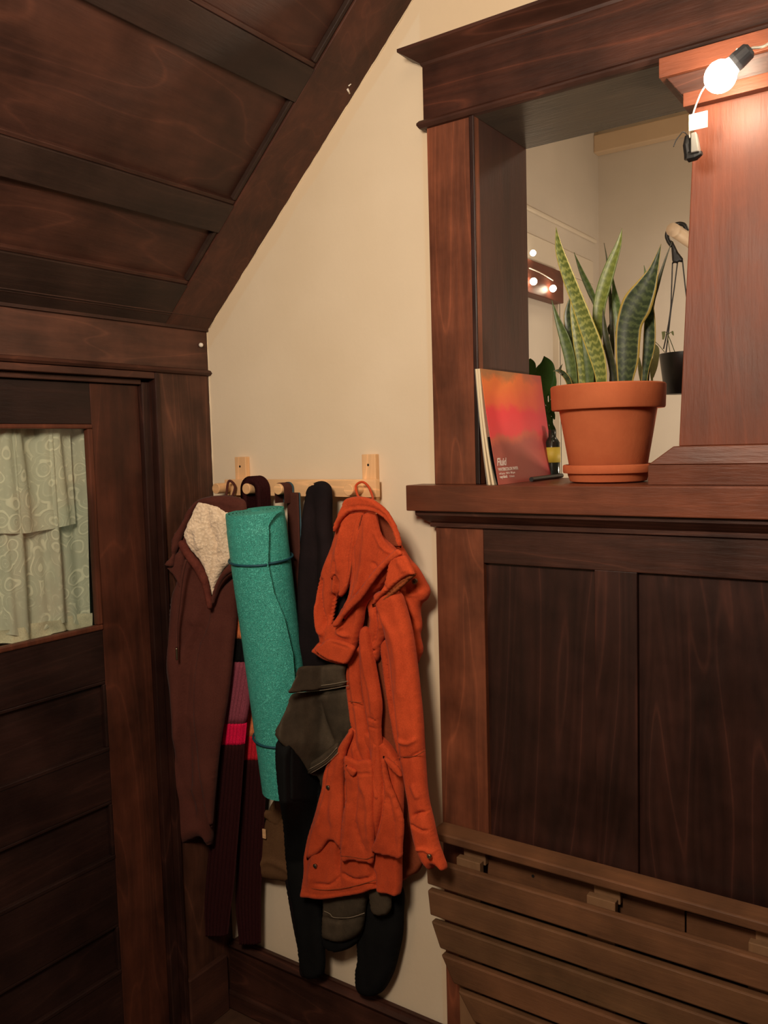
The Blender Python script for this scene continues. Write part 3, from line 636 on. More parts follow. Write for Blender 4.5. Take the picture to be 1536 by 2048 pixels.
# ---- rust orange field jacket (fifth peg)
jk = empty('orange_jacket', tuple(onY(740, 1400, -.08)))
prop(jk, 'rust orange canvas jacket with buttons hanging on the rightmost peg', 'jacket')
def J(*a, **k):
    if 'folds' in k: k['folds'] = [tuple([f[0], f[1] * .62, f[2] * 1.7] + list(f[3:])) if f[2] < 0 else tuple([f[0], f[1] * .8, f[2] * 1.35] + list(f[3:])) for f in k['folds']]
    return S(jk, *a, **k)
J('shaded_back', [(800, 1540), (830, 1620), (846, 1690), (847, 1722), (838, 1742), (820, 1752), (800, 1758), (770, 1700), (770, 1560)], -.036, .010, ORANGED, w=10)  # same orange cloth as the jacket, its shade put into the colour
J('back_panel', [(760, 1040), (792, 1072), (808, 1096), (822, 1118), (838, 1136), (852, 1160), (861, 1180), (856, 1198), (846, 1206), (842, 1222), (845, 1250), (842, 1270), (847, 1298), (841, 1316), (834, 1328), (826, 1300), (800, 1260), (760, 1200)], -.060, .018, ORANGE, w=12, noise_amp=.003, nscale=25,
  folds=[([(800, 1180), (820, 1230), (832, 1300)], 5, -.008), ([(812, 1170), (830, 1215), (842, 1240)], 5, .006), ([(790, 1180), (806, 1230), (818, 1280)], 6, .007), ([(806, 1178), (830, 1184), (858, 1180)], 5, .006, 's')])
J('lining', [(712, 1080), (704, 1200), (700, 1290), (702, 1360), (706, 1420), (708, 1460), (712, 1560), (805, 1560), (822, 1500), (815, 1350), (800, 1250), (780, 1100)], -.062, .012, ORANGED, w=8, noise_amp=.003)  # deep backing sheet, darker colour paints the shaded gaps between folds
J('body', [(702, 1452), (690, 1480), (668, 1508), (656, 1535), (650, 1572), (636, 1620), (622, 1664), (614, 1700), (612, 1716), (612, 1740), (608, 1770), (606, 1790), (625, 1793), (650, 1796), (690, 1791), (730, 1784), (752, 1776), (763, 1782), (780, 1784), (803, 1783), (805, 1700), (808, 1600), (806, 1540), (790, 1500), (772, 1478), (750, 1462), (725, 1452)],
  -.082, .018, ORANGE, w=7, step=3, noise_amp=.0035, nscale=34, seed=2,
  folds=[([(742, 1480), (748, 1560), (752, 1650), (750, 1770)], 9, -.010), ([(766, 1470), (758, 1540), (770, 1600)], 9, .008), 
         ([(702, 1460), (690, 1530), (688, 1600), (684, 1720), (690, 1760)], 7, -.009), ([(668, 1520), (655, 1600), (640, 1700), (630, 1780)], 14, .006),
         ([(640, 1760), (670, 1762), (690, 1745)], 4, -.004), ([(690, 1740), (720, 1752), (750, 1748)], 5, -.005), ([(755, 1735), (757, 1782)], 5, -.012),
         ([(716, 1480), (722, 1530), (735, 1600)], 5, .004), ([(610, 1776), (660, 1782), (740, 1770)], 2, -.001)])
J('fold', [(700, 1290), (714, 1286), (726, 1296), (727, 1340), (728, 1385), (736, 1425), (744, 1470), (748, 1520), (744, 1545), (722, 1540), (712, 1500), (703, 1460), (700, 1420), (694, 1365), (697, 1320)], -.086, .014, ORANGE, w=9, step=3, noise_amp=.002, nscale=24, seed=21,
  folds=[([(712, 1300), (712, 1360), (722, 1430), (732, 1500)], 6, .005), ([(702, 1400), (724, 1410)], 2, -.002), ([(706, 1440), (720, 1490), (738, 1530)], 3, -.003), ([(702, 1470), (712, 1520)], 3, -.003)])
J('fold', [(722, 1262), (738, 1256), (746, 1296), (754, 1336), (765, 1405), (763, 1455), (767, 1519), (769, 1600), (760, 1650), (750, 1700), (745, 1640), (748, 1560), (744, 1500), (738, 1450), (734, 1425), (727, 1385), (722, 1330)], -.096, .012, ORANGE, w=7, step=3, noise_amp=.002, nscale=24, seed=22,
  folds=[([(730, 1280), (738, 1340), (750, 1400), (752, 1440)], 5, .004), ([(742, 1432), (762, 1440)], 2.5, -.004), ([(740, 1450), (762, 1456)], 2.5, -.003), ([(748, 1470), (756, 1530)], 3, -.003), ([(757, 1390), (757, 1450)], 2.5, .003)])
J('fold', [(764, 1290), (776, 1276), (787, 1282), (794, 1345), (796, 1400), (802, 1450), (806, 1500), (802, 1520), (792, 1480), (784, 1440), (776, 1392), (768, 1335)], -.082, .013, ORANGE, w=6, step=3, noise_amp=.002, nscale=20, seed=23,
  folds=[([(776, 1300), (784, 1360), (790, 1430)], 2.5, -.005), ([(782, 1290), (792, 1380)], 3, .003)])
J('fold', [(737, 1200), (752, 1192), (770, 1196), (776, 1240), (772, 1268), (764, 1290), (762, 1300), (758, 1320), (748, 1322), (740, 1300), (738, 1270), (742, 1240)], -.084, .014, ORANGE, w=8, step=3, noise_amp=.003, nscale=16, seed=24,
  folds=[([(752, 1200), (760, 1250), (752, 1290)], 3, -.006), ([(738, 1290), (755, 1298), (770, 1284)], 2.5, -.006), ([(765, 1210), (768, 1260)], 3, .004)])
J('pocket', [(690, 1512), (715, 1520), (744, 1524), (748, 1600), (748, 1718), (732, 1725), (705, 1720), (682, 1718), (683, 1650), (692, 1590), (688, 1540)], -.108, .006, ORANGE, w=4, step=4, noise_amp=.003, nscale=20, seed=11,
  folds=[([(702, 1530), (716, 1560), (712, 1640), (735, 1710)], 6, -.004), ([(715, 1546), (745, 1546)], 2, -.003), ([(722, 1560), (738, 1600), (742, 1690)], 7, .005), ([(700, 1600), (690, 1700)], 5, .004)])
J('pocket', [(768, 1512), (780, 1560), (795, 1600), (808, 1640), (806, 1690), (803, 1716), (780, 1712), (745, 1702), (750, 1680), (764, 1640), (770, 1590), (764, 1540)], -.110, .008, ORANGE, w=4, step=4, noise_amp=.003, nscale=22, seed=12,
  folds=[([(764, 1560), (772, 1600), (768, 1650), (756, 1690)], 4, .004), ([(775, 1580), (790, 1640), (790, 1700)], 7, -.004)])
J('pocket_flap', [(766, 1512), (782, 1520), (798, 1536), (805, 1552), (798, 1553), (784, 1540), (772, 1526)], -.122, .005, ORANGE, w=4, step=3)
J('pocket_flap', [(692, 1530), (702, 1534), (713, 1542), (708, 1552), (703, 1552), (694, 1540)], -.118, .004, ORANGE, w=3, step=3)
J('front_placket', [(700, 1460), (706, 1470), (692, 1510), (688, 1560), (688, 1620), (684, 1700), (676, 1690), (660, 1680), (640, 1705), (620, 1716), (613, 1716), (622, 1664), (637, 1620), (650, 1572), (656, 1536), (669, 1507)], -.104, .008, ORANGE, w=8, step=4, noise_amp=.003, nscale=25, seed=9,
  folds=[([(664, 1530), (655, 1590), (635, 1660)], 6, .003), ([(690, 1500), (668, 1580), (670, 1660)], 8, .004)])
J('sleeve', [(752, 1190), (775, 1180), (802, 1185), (814, 1212), (826, 1260), (834, 1310), (841, 1370), (847, 1430), (850, 1480), (853, 1530), (858, 1590), (868, 1635), (878, 1680), (888, 1710), (895, 1732), (889, 1739), (874, 1726), (866, 1736), (852, 1724), (842, 1704), (832, 1680), (826, 1650), (818, 1590), (806, 1520), (798, 1450), (790, 1380), (784, 1320), (776, 1280), (768, 1240)],
  lambda u, v: -.108 if v < 1500 else -.108 - .028 * min(1, (v - 1500) / 150), .024, ORANGE, w=14, step=3, noise_amp=.003, nscale=30, seed=6,
  folds=[([(806, 1510), (830, 1508), (850, 1496)], 3, -.005), ([(800, 1470), (825, 1480), (848, 1470)], 5, .004), ([(838, 1625), (850, 1618), (862, 1620)], 5, -.006), ([(832, 1640), (850, 1650), (868, 1655)], 4, -.004), ([(840, 1690), (860, 1690), (880, 1700)], 4, .004), ([(770, 1220), (800, 1280), (815, 1400)], 10, .005), ([(836, 1560), (850, 1590)], 6, .004)])
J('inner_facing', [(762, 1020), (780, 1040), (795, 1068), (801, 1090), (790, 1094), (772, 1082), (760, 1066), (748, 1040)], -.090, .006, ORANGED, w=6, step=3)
J('front_panel', [(712, 1012), (735, 1014), (754, 1030), (764, 1068), (790, 1094), (800, 1110), (792, 1140), (762, 1178), (735, 1208), (728, 1245), (716, 1290), (704, 1320), (694, 1328), (676, 1326), (652, 1318), (637, 1308), (628, 1300), (640, 1284), (644, 1278), (640, 1262), (636, 1240), (636, 1205), (642, 1165), (652, 1130), (668, 1090), (680, 1050), (694, 1022)],
  -.100, .020, ORANGE, w=9, step=3, hole=[(706, 1155), (711, 1166), (706, 1194), (691, 1216), (677, 1237), (668, 1249), (671, 1225), (679, 1193), (696, 1172)], noise_amp=.0035, nscale=28, seed=7,
  folds=[([(718, 1018), (708, 1060), (698, 1100), (690, 1150), (694, 1180)], 5, -.011), ([(722, 1020), (716, 1070), (710, 1110), (712, 1120)], 3, -.012), ([(706, 1110), (702, 1160), (688, 1190), (674, 1215), (668, 1245)], 8, -.022), 
         ([(676, 1180), (674, 1220), (668, 1248)], 7, -.016), ([(735, 1025), (728, 1100), (722, 1170), (700, 1230)], 12, .010), ([(700, 1040), (690, 1110), (680, 1165), (676, 1210)], 4, .006), ([(652, 1150), (648, 1190), (658, 1240), (664, 1256)], 6, -.012), ([(640, 1200), (645, 1250), (660, 1270)], 6, .006),
         ([(745, 1100), (752, 1130), (748, 1150)], 8, -.005), ([(765, 1100), (790, 1110)], 8, .004), ([(680, 1278), (698, 1284), (712, 1292)], 4, -.005), ([(645, 1282), (665, 1296), (690, 1306)], 3, -.003), ([(662, 1260), (650, 1290)], 5, -.004), ([(700, 1245), (690, 1260), (712, 1270)], 5, .006)])
J('drape', [(690, 1031), (708, 1024), (729, 1026), (722, 1060), (712, 1100), (707, 1140), (700, 1166), (691, 1186), (679, 1194), (680, 1165), (672, 1150), (664, 1160), (661, 1142), (668, 1105), (676, 1072)], -.124, .009, ORANGE, w=5, step=3, noise_amp=.0025, nscale=18, seed=31,
  folds=[([(716, 1030), (708, 1070), (700, 1110), (696, 1160), (690, 1185)], 2.5, -.003), ([(690, 1050), (680, 1100), (682, 1150)], 5, .004), ([(672, 1150), (676, 1120)], 3, -.004)])
J('drape', [(730, 1027), (750, 1029), (764, 1070), (780, 1092), (795, 1107), (772, 1131), (750, 1155), (733, 1176), (713, 1208), (692, 1236), (684, 1244), (696, 1212), (706, 1180), (712, 1135), (711, 1100), (720, 1063)], -.124, .010, ORANGE, w=5, step=3, noise_amp=.0025, nscale=22, seed=32,
  folds=[([(740, 1035), (736, 1090), (728, 1150), (712, 1200)], 8, .005), ([(748, 1122), (758, 1134), (752, 1148)], 5, -.004), ([(752, 1060), (768, 1090), (786, 1106)], 4, .003)])
J('turned_cuff', [(630, 1300), (644, 1288), (660, 1277), (686, 1281), (709, 1292), (707, 1306), (694, 1327), (676, 1325), (654, 1318), (640, 1309)], -.126, .006, ORANGE, w=4, step=3, noise_amp=.001, folds=[([(664, 1284), (700, 1296)], 2, -.002)])
J('snap_band', [(795, 1098), (805, 1106), (800, 1112), (780, 1126), (760, 1148), (738, 1178), (722, 1200), (705, 1216), (690, 1232), (676, 1252), (668, 1254), (668, 1248), (684, 1222), (700, 1200), (720, 1178), (742, 1148), (766, 1122), (783, 1106)], -.139, .005, ORANGE, w=3, step=3, noise_amp=.001,
  folds=[([(790, 1106), (766, 1130), (735, 1168), (700, 1214)], 2.5, .002)])
J('cuff', [(786, 1116), (798, 1111), (812, 1112), (822, 1128), (828, 1142), (829, 1149), (816, 1152), (800, 1162), (782, 1178), (765, 1192), (752, 1206), (744, 1212), (748, 1200), (758, 1186), (768, 1172), (774, 1150), (778, 1130)], -.134, .008, ORANGE, w=4, step=3, noise_amp=.002, nscale=15,
  folds=[([(778, 1140), (770, 1160), (776, 1180)], 4, -.005), ([(800, 1120), (815, 1145)], 8, .003)])
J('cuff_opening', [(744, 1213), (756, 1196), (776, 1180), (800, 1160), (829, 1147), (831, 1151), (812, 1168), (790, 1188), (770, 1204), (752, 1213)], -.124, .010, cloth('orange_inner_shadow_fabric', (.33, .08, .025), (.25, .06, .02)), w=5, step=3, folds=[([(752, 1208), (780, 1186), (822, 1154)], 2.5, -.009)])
J('collar', [(692, 998), (705, 994), (722, 993), (742, 997), (758, 1006), (774, 1020), (788, 1042), (797, 1062), (803, 1084), (802, 1096), (796, 1090), (788, 1066), (776, 1044), (760, 1030), (744, 1024), (722, 1022), (702, 1025), (690, 1034), (680, 1046), (670, 1064), (667, 1056), (674, 1036), (682, 1018), (688, 1004)], -.136, .008, ORANGE, w=4, step=3, noise_amp=.0015, nscale=12,
  folds=[([(690, 1018), (720, 1012), (750, 1016), (775, 1032), (792, 1060)], 3, -.003)])
place(cord('hanging_loop', [PW(728, 998, -.08), PW(716, 992, -.068), PW(712, 972, -.062), PW(724, 964, -.058), PW(736, 972, -.056), PW(744, 990, -.07), PW(746, 1000, -.09)], .0026, ORANGE), jk)
for pts, yy in (([(724, 1030), (714, 1070), (706, 1110), (700, 1150), (692, 1180)], -.131), ([(734, 1030), (722, 1075), (713, 1118)], -.131), ([(700, 1403), (722, 1405)], -.106), ([(806, 1514), (830, 1512), (851, 1500)], -.134), ([(683, 1712), (705, 1714), (732, 1718), (746, 1712)], -.1145), ([(614, 1775), (650, 1780), (700, 1774), (752, 1760)], -.103), ([(668, 1287), (690, 1296), (703, 1296)], -.125)):
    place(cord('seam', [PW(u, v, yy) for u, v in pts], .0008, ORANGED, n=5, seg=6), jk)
def button(u, v, y, r=.0062):
    p = Vector(onY(u, v, y)); m = MB().tube([p + Vector((0, .003, 0)), p + Vector((0, -.0012, 0)), p + Vector((0, -.0018, 0))], [r, r, r * .8], 20)
    b = m.build('button', BRASS, smooth=False); place(b, jk)
    c = MB().tube([p + Vector((0, -.0018, 0)), p + Vector((0, -.0024, 0))], [r * .45, r * .35], 14).build('button_cap', BLACKP); c.parent = b; c.matrix_parent_inverse = Matrix.Translation(-Vector(b.location)); return b
button(829, 1163, -.086); DKB = None
button(656, 1575, -.116, .005); button(630, 1732, -.108, .005); button(858, 1713, -.168, .0045)

# ---- yoga mat
mat_ = empty('yoga_mat', tuple(onY(540, 1300, -.12)))
prop(mat_, 'rolled teal yoga mat held by two dark elastic bands', 'yoga mat')
A0 = Vector(onY(512, 1021, -.135)); A1 = Vector(onY(584, 1572, -.075)); AX = (A1 - A0).normalized(); LEN = (A1 - A0).length
E1 = Vector((1, 0, 0)); E1 = (E1 - AX * E1.dot(AX)).normalized(); E2 = AX.cross(E1).normalized()
if E2.y > 0: E2 = -E2       # E2 towards the viewer
RM = .066; FLAP = .007; TURNS = 7.0; TH = .0056
def ang_end(t):       # angle (from +E1 towards the viewer) of the loose edge along the roll
    ks = [(0, -6), (.012, 14), (.04, 28), (.17, 38), (.27, 34), (.36, 22), (.49, 15), (.6, 18), (1, 18)]
    for (a, b), (c, d) in zip(ks[:-1], ks[1:]):
        if a <= t <= c: return math.radians(lerp(b, d, (t - a) / (c - a)))
    return math.radians(18)
def spiral(r_off_in, r_off_out, name, mat, TA, TB_, grow=0, NT=100, NP=90):
    rings = []
    for i in range(NT + 1):
        t = i / NT; e = ang_end(t); c = A0 + AX * (LEN * t); fo, fi = [], []
        for k in range(int(NP * 1)):
            pass
        n = int(TURNS * 30)
        for k in range(n + 1):
            s = k / n; phi = e + (1 - s) * TURNS * 2 * math.pi      # s=1 at the loose outer end
            r = RM - (1 - s) * TURNS * (TH + .0022)
            if r < .008: r = .008
            if s > 1 - .10: r += FLAP * ((s - .90) / .10) ** 1.5 * (1 if t > .05 else .6)
            dr = E1 * math.cos(phi) + E2 * math.sin(phi); fo.append(c + dr * (r + TH / 2)); fi.append(c + dr * (r - TH / 2))
        rings.append(fo + fi[::-1])
    return MB().loft(rings).build(name, mat, smooth=True)
sp_ = spiral(0, 0, 'foam_roll', FOAM, 0, 1)
sp_.data.set_sharp_from_angle(angle=math.radians(50)) if hasattr(sp_.data, 'set_sharp_from_angle') else None
place(sp_, mat_)
def band(v, name='elastic_band', tilt=0.0):
    t = (v - 1021) / (1572 - 1021); c = A0 + AX * (LEN * t); r = RM + TH / 2 + .0022; e = ang_end(t)
    def lift(a):
        s_ = 1 - ((a - e) % (2 * math.pi)) / (TURNS * 2 * math.pi); return FLAP * max(0, (s_ - .90) / .10) ** 1.5 - (1 - s_) * .6 * TURNS * (TH + .0022)
    pts = [c + (E1 * math.cos(a) + E2 * math.sin(a)) * (r + lift(a)) + AX * (.004 * math.cos(a + tilt)) for a in np.linspace(0, 2 * math.pi, 61)]
    return place(MB().tube(pts, .0026, 8, cap=False).build(name, TEALBAND, smooth=True), mat_)
band(1112); band(1462)

# ================================================================== LACE CURTAIN
def lace():
    m = bpy.data.materials.new('lace'); m.use_nodes = True; nt = m.node_tree; b = nt.nodes['Principled BSDF']; out = nt.nodes['Material Output']
    v = mapped(nt, (1, 1, 1)); n1 = nd(nt, 'ShaderNodeTexNoise'); n1.inputs['Scale'].default_value = 9; nt.links.new(v, n1.inputs['Vector'])
    va = nd(nt, 'ShaderNodeVectorMath', operation='MULTIPLY_ADD'); va.inputs[1].default_value = (.06, .06, .06); nt.links.new(n1.outputs['Color'], va.inputs[0]); nt.links.new(v, va.inputs[2])
    vo = nd(nt, 'ShaderNodeTexVoronoi', feature='F1'); vo.inputs['Scale'].default_value = 24; nt.links.new(va.outputs[0], vo.inputs['Vector'])
    mu = nd(nt, 'ShaderNodeMath', operation='MULTIPLY'); mu.inputs[1].default_value = 2.6; nt.links.new(vo.outputs['Distance'], mu.inputs[0])
    pp = nd(nt, 'ShaderNodeMath', operation='PINGPONG'); pp.inputs[1].default_value = .5; nt.links.new(mu.outputs[0], pp.inputs[0])
    pat = ramp(nt, pp.outputs[0], [(.0, (1, 1, 1)), (.09, (.9, .9, .9)), (.14, (.12, .12, .12)), (.42, (.12, .12, .12)), (.5, (.6, .6, .6))])
    msk = ramp(nt, noise(nt, mapped(nt, (1, 1, 1), (3, 1, 2)), 13, 4, .6), [(.42, (0, 0, 0)), (.5, (1, 1, 1))])
    pat = mix(nt, 1, pat, msk, 'MULTIPLY')
    fine = noise(nt, v, 260, 2)
    nt.links.new(mix(nt, pat, (.55, .57, .49), (.66, .67, .57)), b.inputs['Base Color']); b.inputs['Roughness'].default_value = .9
    al = nd(nt, 'ShaderNodeMapRange'); al.inputs[3].default_value = .80; al.inputs[4].default_value = .97; nt.links.new(pat, al.inputs[0])
    nt.links.new(al.outputs[0], b.inputs['Alpha'])
    bump(nt, b, pat, .0015, .5); return m
LACE = lace()
HEM = cloth('lace_hem', (.66, .62, .48), (.5, .48, .38), blot=30)
def curtain(name, y0, y1, z0, z1, x, amp, freq, ph, mat, parent, pinch=0):
    NY, NZ = 150, 40; v = []; f = []
    for i in range(NZ + 1):
        t = i / NZ; z = lerp(z0(0), z1, t)
        for j in range(NY + 1):
            s = j / NY; y = lerp(y0, y1, s); zz = lerp(z0(s), z1, t)
            g = math.sin(freq * s + ph + .5 * math.sin(3 * t + s * 5)) + .5 * math.sin(freq * 2.3 * s + 1.3 * ph + t * 1.5)
            sharp = math.copysign(abs(g) ** .7, g)
            v.append((x + amp * (.5 + .5 * t * pinch) * sharp, y + .003 * math.cos(freq * s + ph), zz))
    for i in range(NZ):
        for j in range(NY):
            a = i * (NY + 1) + j; f.append((a, a + 1, a + NY + 2, a + NY + 1))
    return mesh_obj(name, v, f, mat, parent, smooth=True)
ct = empty('lace_curtain', (-.05, -.6, 1.3)); prop(ct, 'white floral lace curtain in two tiers hanging behind the glass of the door', 'curtain')
hz = lambda s: 1.052 + .010 * math.sin(s * 23) + .008 * math.sin(s * 9 + 1)
place(curtain('panel', -.90, -.338, lambda s: hz(s) + .018, 1.510, -.066, .019, 38, .4, LACE, None, 1), ct)
place(curtain('hem', -.90, -.338, hz, 1.092, -.0655, .019, 38, .4, HEM, None, 0), ct)
place(curtain('upper_tier', -.90, -.362, lambda s: 1.292 + .004 * math.sin(s * 14), 1.512, -.052, .010, 34, 2.0, LACE, None, 1), ct)
place(MB().tube([(-.055, -.9, 1.513), (-.055, -.34, 1.513)], .004, 8).build('rod', GREYP), ct)
# ---- small things fixed to the woodwork
pin = MB().tube([PW(403, 691, 0) and tuple(onX(402, 690, .0005)), tuple(onX(402, 690, .006)), tuple(onX(402, 690, .009))], [.0055, .0055, .003], 16).build('push_pin', CHIP, smooth=True)
prop(pin, 'small round white pin in the dark wood above the door', 'pin')
def on_soffit(u, v, dd=.001):
    d = ray(u, v); n = np.array([-SL, 0, 1.0]); n /= np.linalg.norm(n); q = np.array([SX0, 0, SZ0]) - n * dd; return CAM + d * (((q - CAM) @ n) / (d @ n))
for i, (a, b_, r) in enumerate((((695, 178), (699, 187), .0022), ((697, 172), (702, 168), .0013))):
    o = MB().tube([tuple(on_soffit(*a)), tuple(on_soffit(*b_))], [r, r * .8], 8).build('paint_chip', CHIP, smooth=True)
    prop(o, ('larger white paint fleck on the sloping wooden soffit', 'smaller white paint fleck on the sloping wooden soffit, above the larger one')[i], 'paint fleck', 'paint flecks on the soffit')

# ================================================================== FOLDING SLATTED TABLE UNDER THE LEDGE
tb = empty('drop_leaf_table', (1.17, -.05, .6)); prop(tb, 'wall mounted slatted wooden drop-leaf table folded down under the ledge', 'table')
def tp(o): return place(o, tb)
XR = 1.685
tp(box('top_rail', (.664, XR, -.0735, -.0205, .637, .655), BENCH, bevel=.003))
tp(box('back_board', (.775, 1.165, -.036, -.0205, .555, .634), BENCH, bevel=.001))
tp(box('back_board', (1.170, XR - .11, -.044, -.0205, .53, .620), BENCH, bevel=.001))
for x in (.728, 1.004, 1.284, 1.56):
    tp(box('hinge_block', (x, x + .050, -.050, -.0215, .600, .6365), BENCHB, bevel=.0015))
    tp(box('batten', (x - .008, x + .046, -.0665, -.0505, .08, .611), BENCHB, bevel=.0015))
lefts = [(.658, .660), (.660, .665), (.667, .687), (.689, .717), (.727, .762), (.79, .84), (.88, .95)]
for i, (a, b) in enumerate(lefts):
    z1 = .597 - i * .065; z0 = z1 - .052; c = 2 * 1.1725
    y0, y1 = -.085, -.067
    m = MB().hexa([(b, y0, z0), (c - b, y0, z0), (c - b, y1, z0), (b, y1, z0), (a, y0, z1), (c - a, y0, z1), (c - a, y1, z1), (a, y1, z1)])
    tp(m.build('slat', wood('acacia_slat_%s' % 'abcdefg'[i], 'x', (.155 - .010 * (i % 3), .070, .032), (.095, .043, .022), rough=.5, seed=30 + i * 3, figure=.15, blotch=.45), bevel=.003))
tp(MB().tube([(.875, -.0362, .600), (.875, -.0372, .600)], .003, 12).build('screw_hole', BLACKP))

# ================================================================== POT, SAUCER, SNAKE PLANT
PC = (.987, .088, 1.367)
sc = MB().lathe([(0, .0008), (.066, .0008), (.072, .003), (.076, .014), (.077, .0185), (.0845, .019), (.0855, .022), (.0855, .032), (.084, .0345), (.080, .0345), (.078, .030), (.074, .010), (.0, .008)], PC).build('saucer', TERRA, smooth=True)
prop(sc, 'shallow terracotta saucer under the big plant pot on the ledge', 'saucer')
sc.data.set_sharp_from_angle(angle=math.radians(40))
pot = MB().lathe([(0, .011), (.068, .011), (.0705, .014), (.0915, .139), (.0925, .1395), (.1045, .1395), (.106, .142), (.1075, .183), (.1055, .1855), (.099, .1855), (.097, .183), (.094, .150), (.0, .150)], PC, 64).build('terracotta_pot', TERRA, smooth=True)
pot.data.set_sharp_from_angle(angle=math.radians(35))
prop(pot, 'large terracotta pot with a thick rim standing in its saucer on the ledge', 'pot')
def leafmat(name, g1, g2, yel):
    m, nt, b = newmat(name, g1, .42, .4)
    uv = nd(nt, 'ShaderNodeUVMap'); sx = nd(nt, 'ShaderNodeSeparateXYZ'); nt.links.new(uv.outputs[0], sx.inputs[0])
    mp = nd(nt, 'ShaderNodeMapping'); mp.inputs['Scale'].default_value = (2.2, 9, 1); nt.links.new(uv.outputs[0], mp.inputs[0])
    n = noise(nt, mp.outputs[0], 2.2, 4, .6)
    a = nd(nt, 'ShaderNodeMath', operation='MULTIPLY_ADD'); a.inputs[1].default_value = .085; nt.links.new(n, a.inputs[0]); nt.links.new(sx.outputs['Y'], a.inputs[2])
    m2 = nd(nt, 'ShaderNodeMath', operation='MULTIPLY'); m2.inputs[1].default_value = 24; nt.links.new(a.outputs[0], m2.inputs[0])
    pp = nd(nt, 'ShaderNodeMath', operation='PINGPONG'); pp.inputs[1].default_value = .5; nt.links.new(m2.outputs[0], pp.inputs[0])
    c = ramp(nt, pp.outputs[0], [(.08, g2), (.34, g1)])
    s = nd(nt, 'ShaderNodeMath', operation='SUBTRACT'); s.inputs[1].default_value = .5; nt.links.new(sx.outputs['X'], s.inputs[0])
    ab = nd(nt, 'ShaderNodeMath', operation='ABSOLUTE'); nt.links.new(s.outputs[0], ab.inputs[0])
    e = ramp(nt, ab.outputs[0], [(.415, (0, 0, 0)), (.43, (1, 1, 1))])
    c = mix(nt, e, c, yel); nt.links.new(c, b.inputs['Base Color'])
    b.inputs['Coat Weight'].default_value = .15; b.inputs['Coat Roughness'].default_value = .25
    return m
LEAFA = leafmat('snake_leaf_bright', (.11, .145, .03), (.28, .31, .08), (.50, .42, .10))
LEAFB = leafmat('snake_leaf_dark', (.020, .036, .013), (.060, .085, .030), (.40, .29, .07))
LEAFC = leafmat('snake_leaf_plain', (.06, .10, .025), (.10, .15, .04), (.09, .13, .035))
LEAFD = leafmat('snake_leaf_olive', (.035, .04, .018), (.05, .055, .022), (.08, .07, .03))
def leaf(name, pts, mat, parent, y0, y1=None, cup=.25, turn=0.0, th=.0012):
    """pts: (u, v, width px); y0 depth at tip, y1 at base"""
    y1 = y0 if y1 is None else y1
    P = smooth_path(pts, 8); n = len(P); NS = 8; verts = []; uvs = []; L = 0; prev = None; rings = []
    for i, (u, v, wd) in enumerate(P):
        wd = max(wd, .6); y = lerp(y0, y1, i / (n - 1)); c = onY(u, v, y)
        q = P[min(i + 1, n - 1)][:2] - P[max(i - 1, 0)][:2]; q = q / (np.hypot(*q) + 1e-9)
        ex = (onY(u - q[1] * wd / 2, v + q[0] * wd / 2, y) - onY(u + q[1] * wd / 2, v - q[0] * wd / 2, y)); wl = np.linalg.norm(ex); ex = ex / (wl + 1e-9)
        if prev is not None: L += np.linalg.norm(c - prev)
        prev = c; a = turn; back = np.array([-.57, .82, 0.]); e2 = ex * math.cos(a) + back * math.sin(a); nn = back
        ring = []
        for k in range(NS + 1):
            s = k / NS - .5; ring.append((c + e2 * s * wl / max(.3, math.cos(a)) + nn * (-cup * wl * (abs(s) * 2) ** 1.6 * .5 - th), (k / NS, L)))
        for k in range(NS, -1, -1):
            s = k / NS - .5; ring.append((c + e2 * s * wl / max(.3, math.cos(a)) * .96 + nn * (-cup * wl * (abs(s) * 2) ** 1.6 * .5 + th), (k / NS, L)))
        rings.append(ring)
    K = len(rings[0]); me_v = [p for r in rings for p, _ in r]; tot = max(L, 1e-6)
    f = []
    for i in range(n - 1):
        for k in range(K): f.append((i * K + k, i * K + (k + 1) % K, (i + 1) * K + (k + 1) % K, (i + 1) * K + k))
    f.append(tuple(range(K))[::-1]); f.append(tuple((n - 1) * K + k for k in range(K)))
    o = mesh_obj(name, me_v, f, mat, None, smooth=True); uvl = o.data.uv_layers.new(name='UVMap'); fl = [q for r in rings for _, q in r]
    for lp in o.data.loops: q = fl[lp.vertex_index]; uvl.data[lp.index].uv = (q[0], q[1] / .32)
    return place(o, parent)
sn = empty('snake_plant', (PC[0], PC[1], PC[2] + .15)); prop(sn, 'snake plant with upright banded leaves growing in the terracotta pot', 'plant')
place(MB().lathe([(0, .004), (.05, .006), (.0925, .001), (.0925, -.001), (0, -.001)], (PC[0], PC[1], PC[2] + .1515)).build('soil', SOIL, smooth=True), sn)
Lf = lambda pts, m, y0, y1, **k: leaf('leaf', pts, m, sn, y0, y1, **k)
Lf([(1112, 455, 0), (1118, 500, 15), (1134, 550, 23), (1153, 600, 26), (1171, 650, 31), (1189, 700, 32), (1200, 745, 24), (1203, 790, 15)], LEAFA, .02, .06, turn=.2)
Lf([(1143, 582, 0), (1147, 630, 14), (1157, 690, 22), (1164, 740, 20), (1166, 790, 16)], LEAFA, .06, .075)
Lf([(1160, 620, 0), (1168, 660, 14), (1175, 710, 20), (1178, 750, 18), (1178, 790, 14)], LEAFC, .055, .07)
Lf([(1141, 590, 0), (1134, 630, 14), (1142, 680, 20), (1152, 730, 16), (1156, 790, 14)], LEAFB, .085, .085)
Lf([(1103, 600, 0), (1115, 640, 11), (1129, 680, 21), (1140, 725, 22), (1147, 790, 18)], LEAFC, .05, .07)
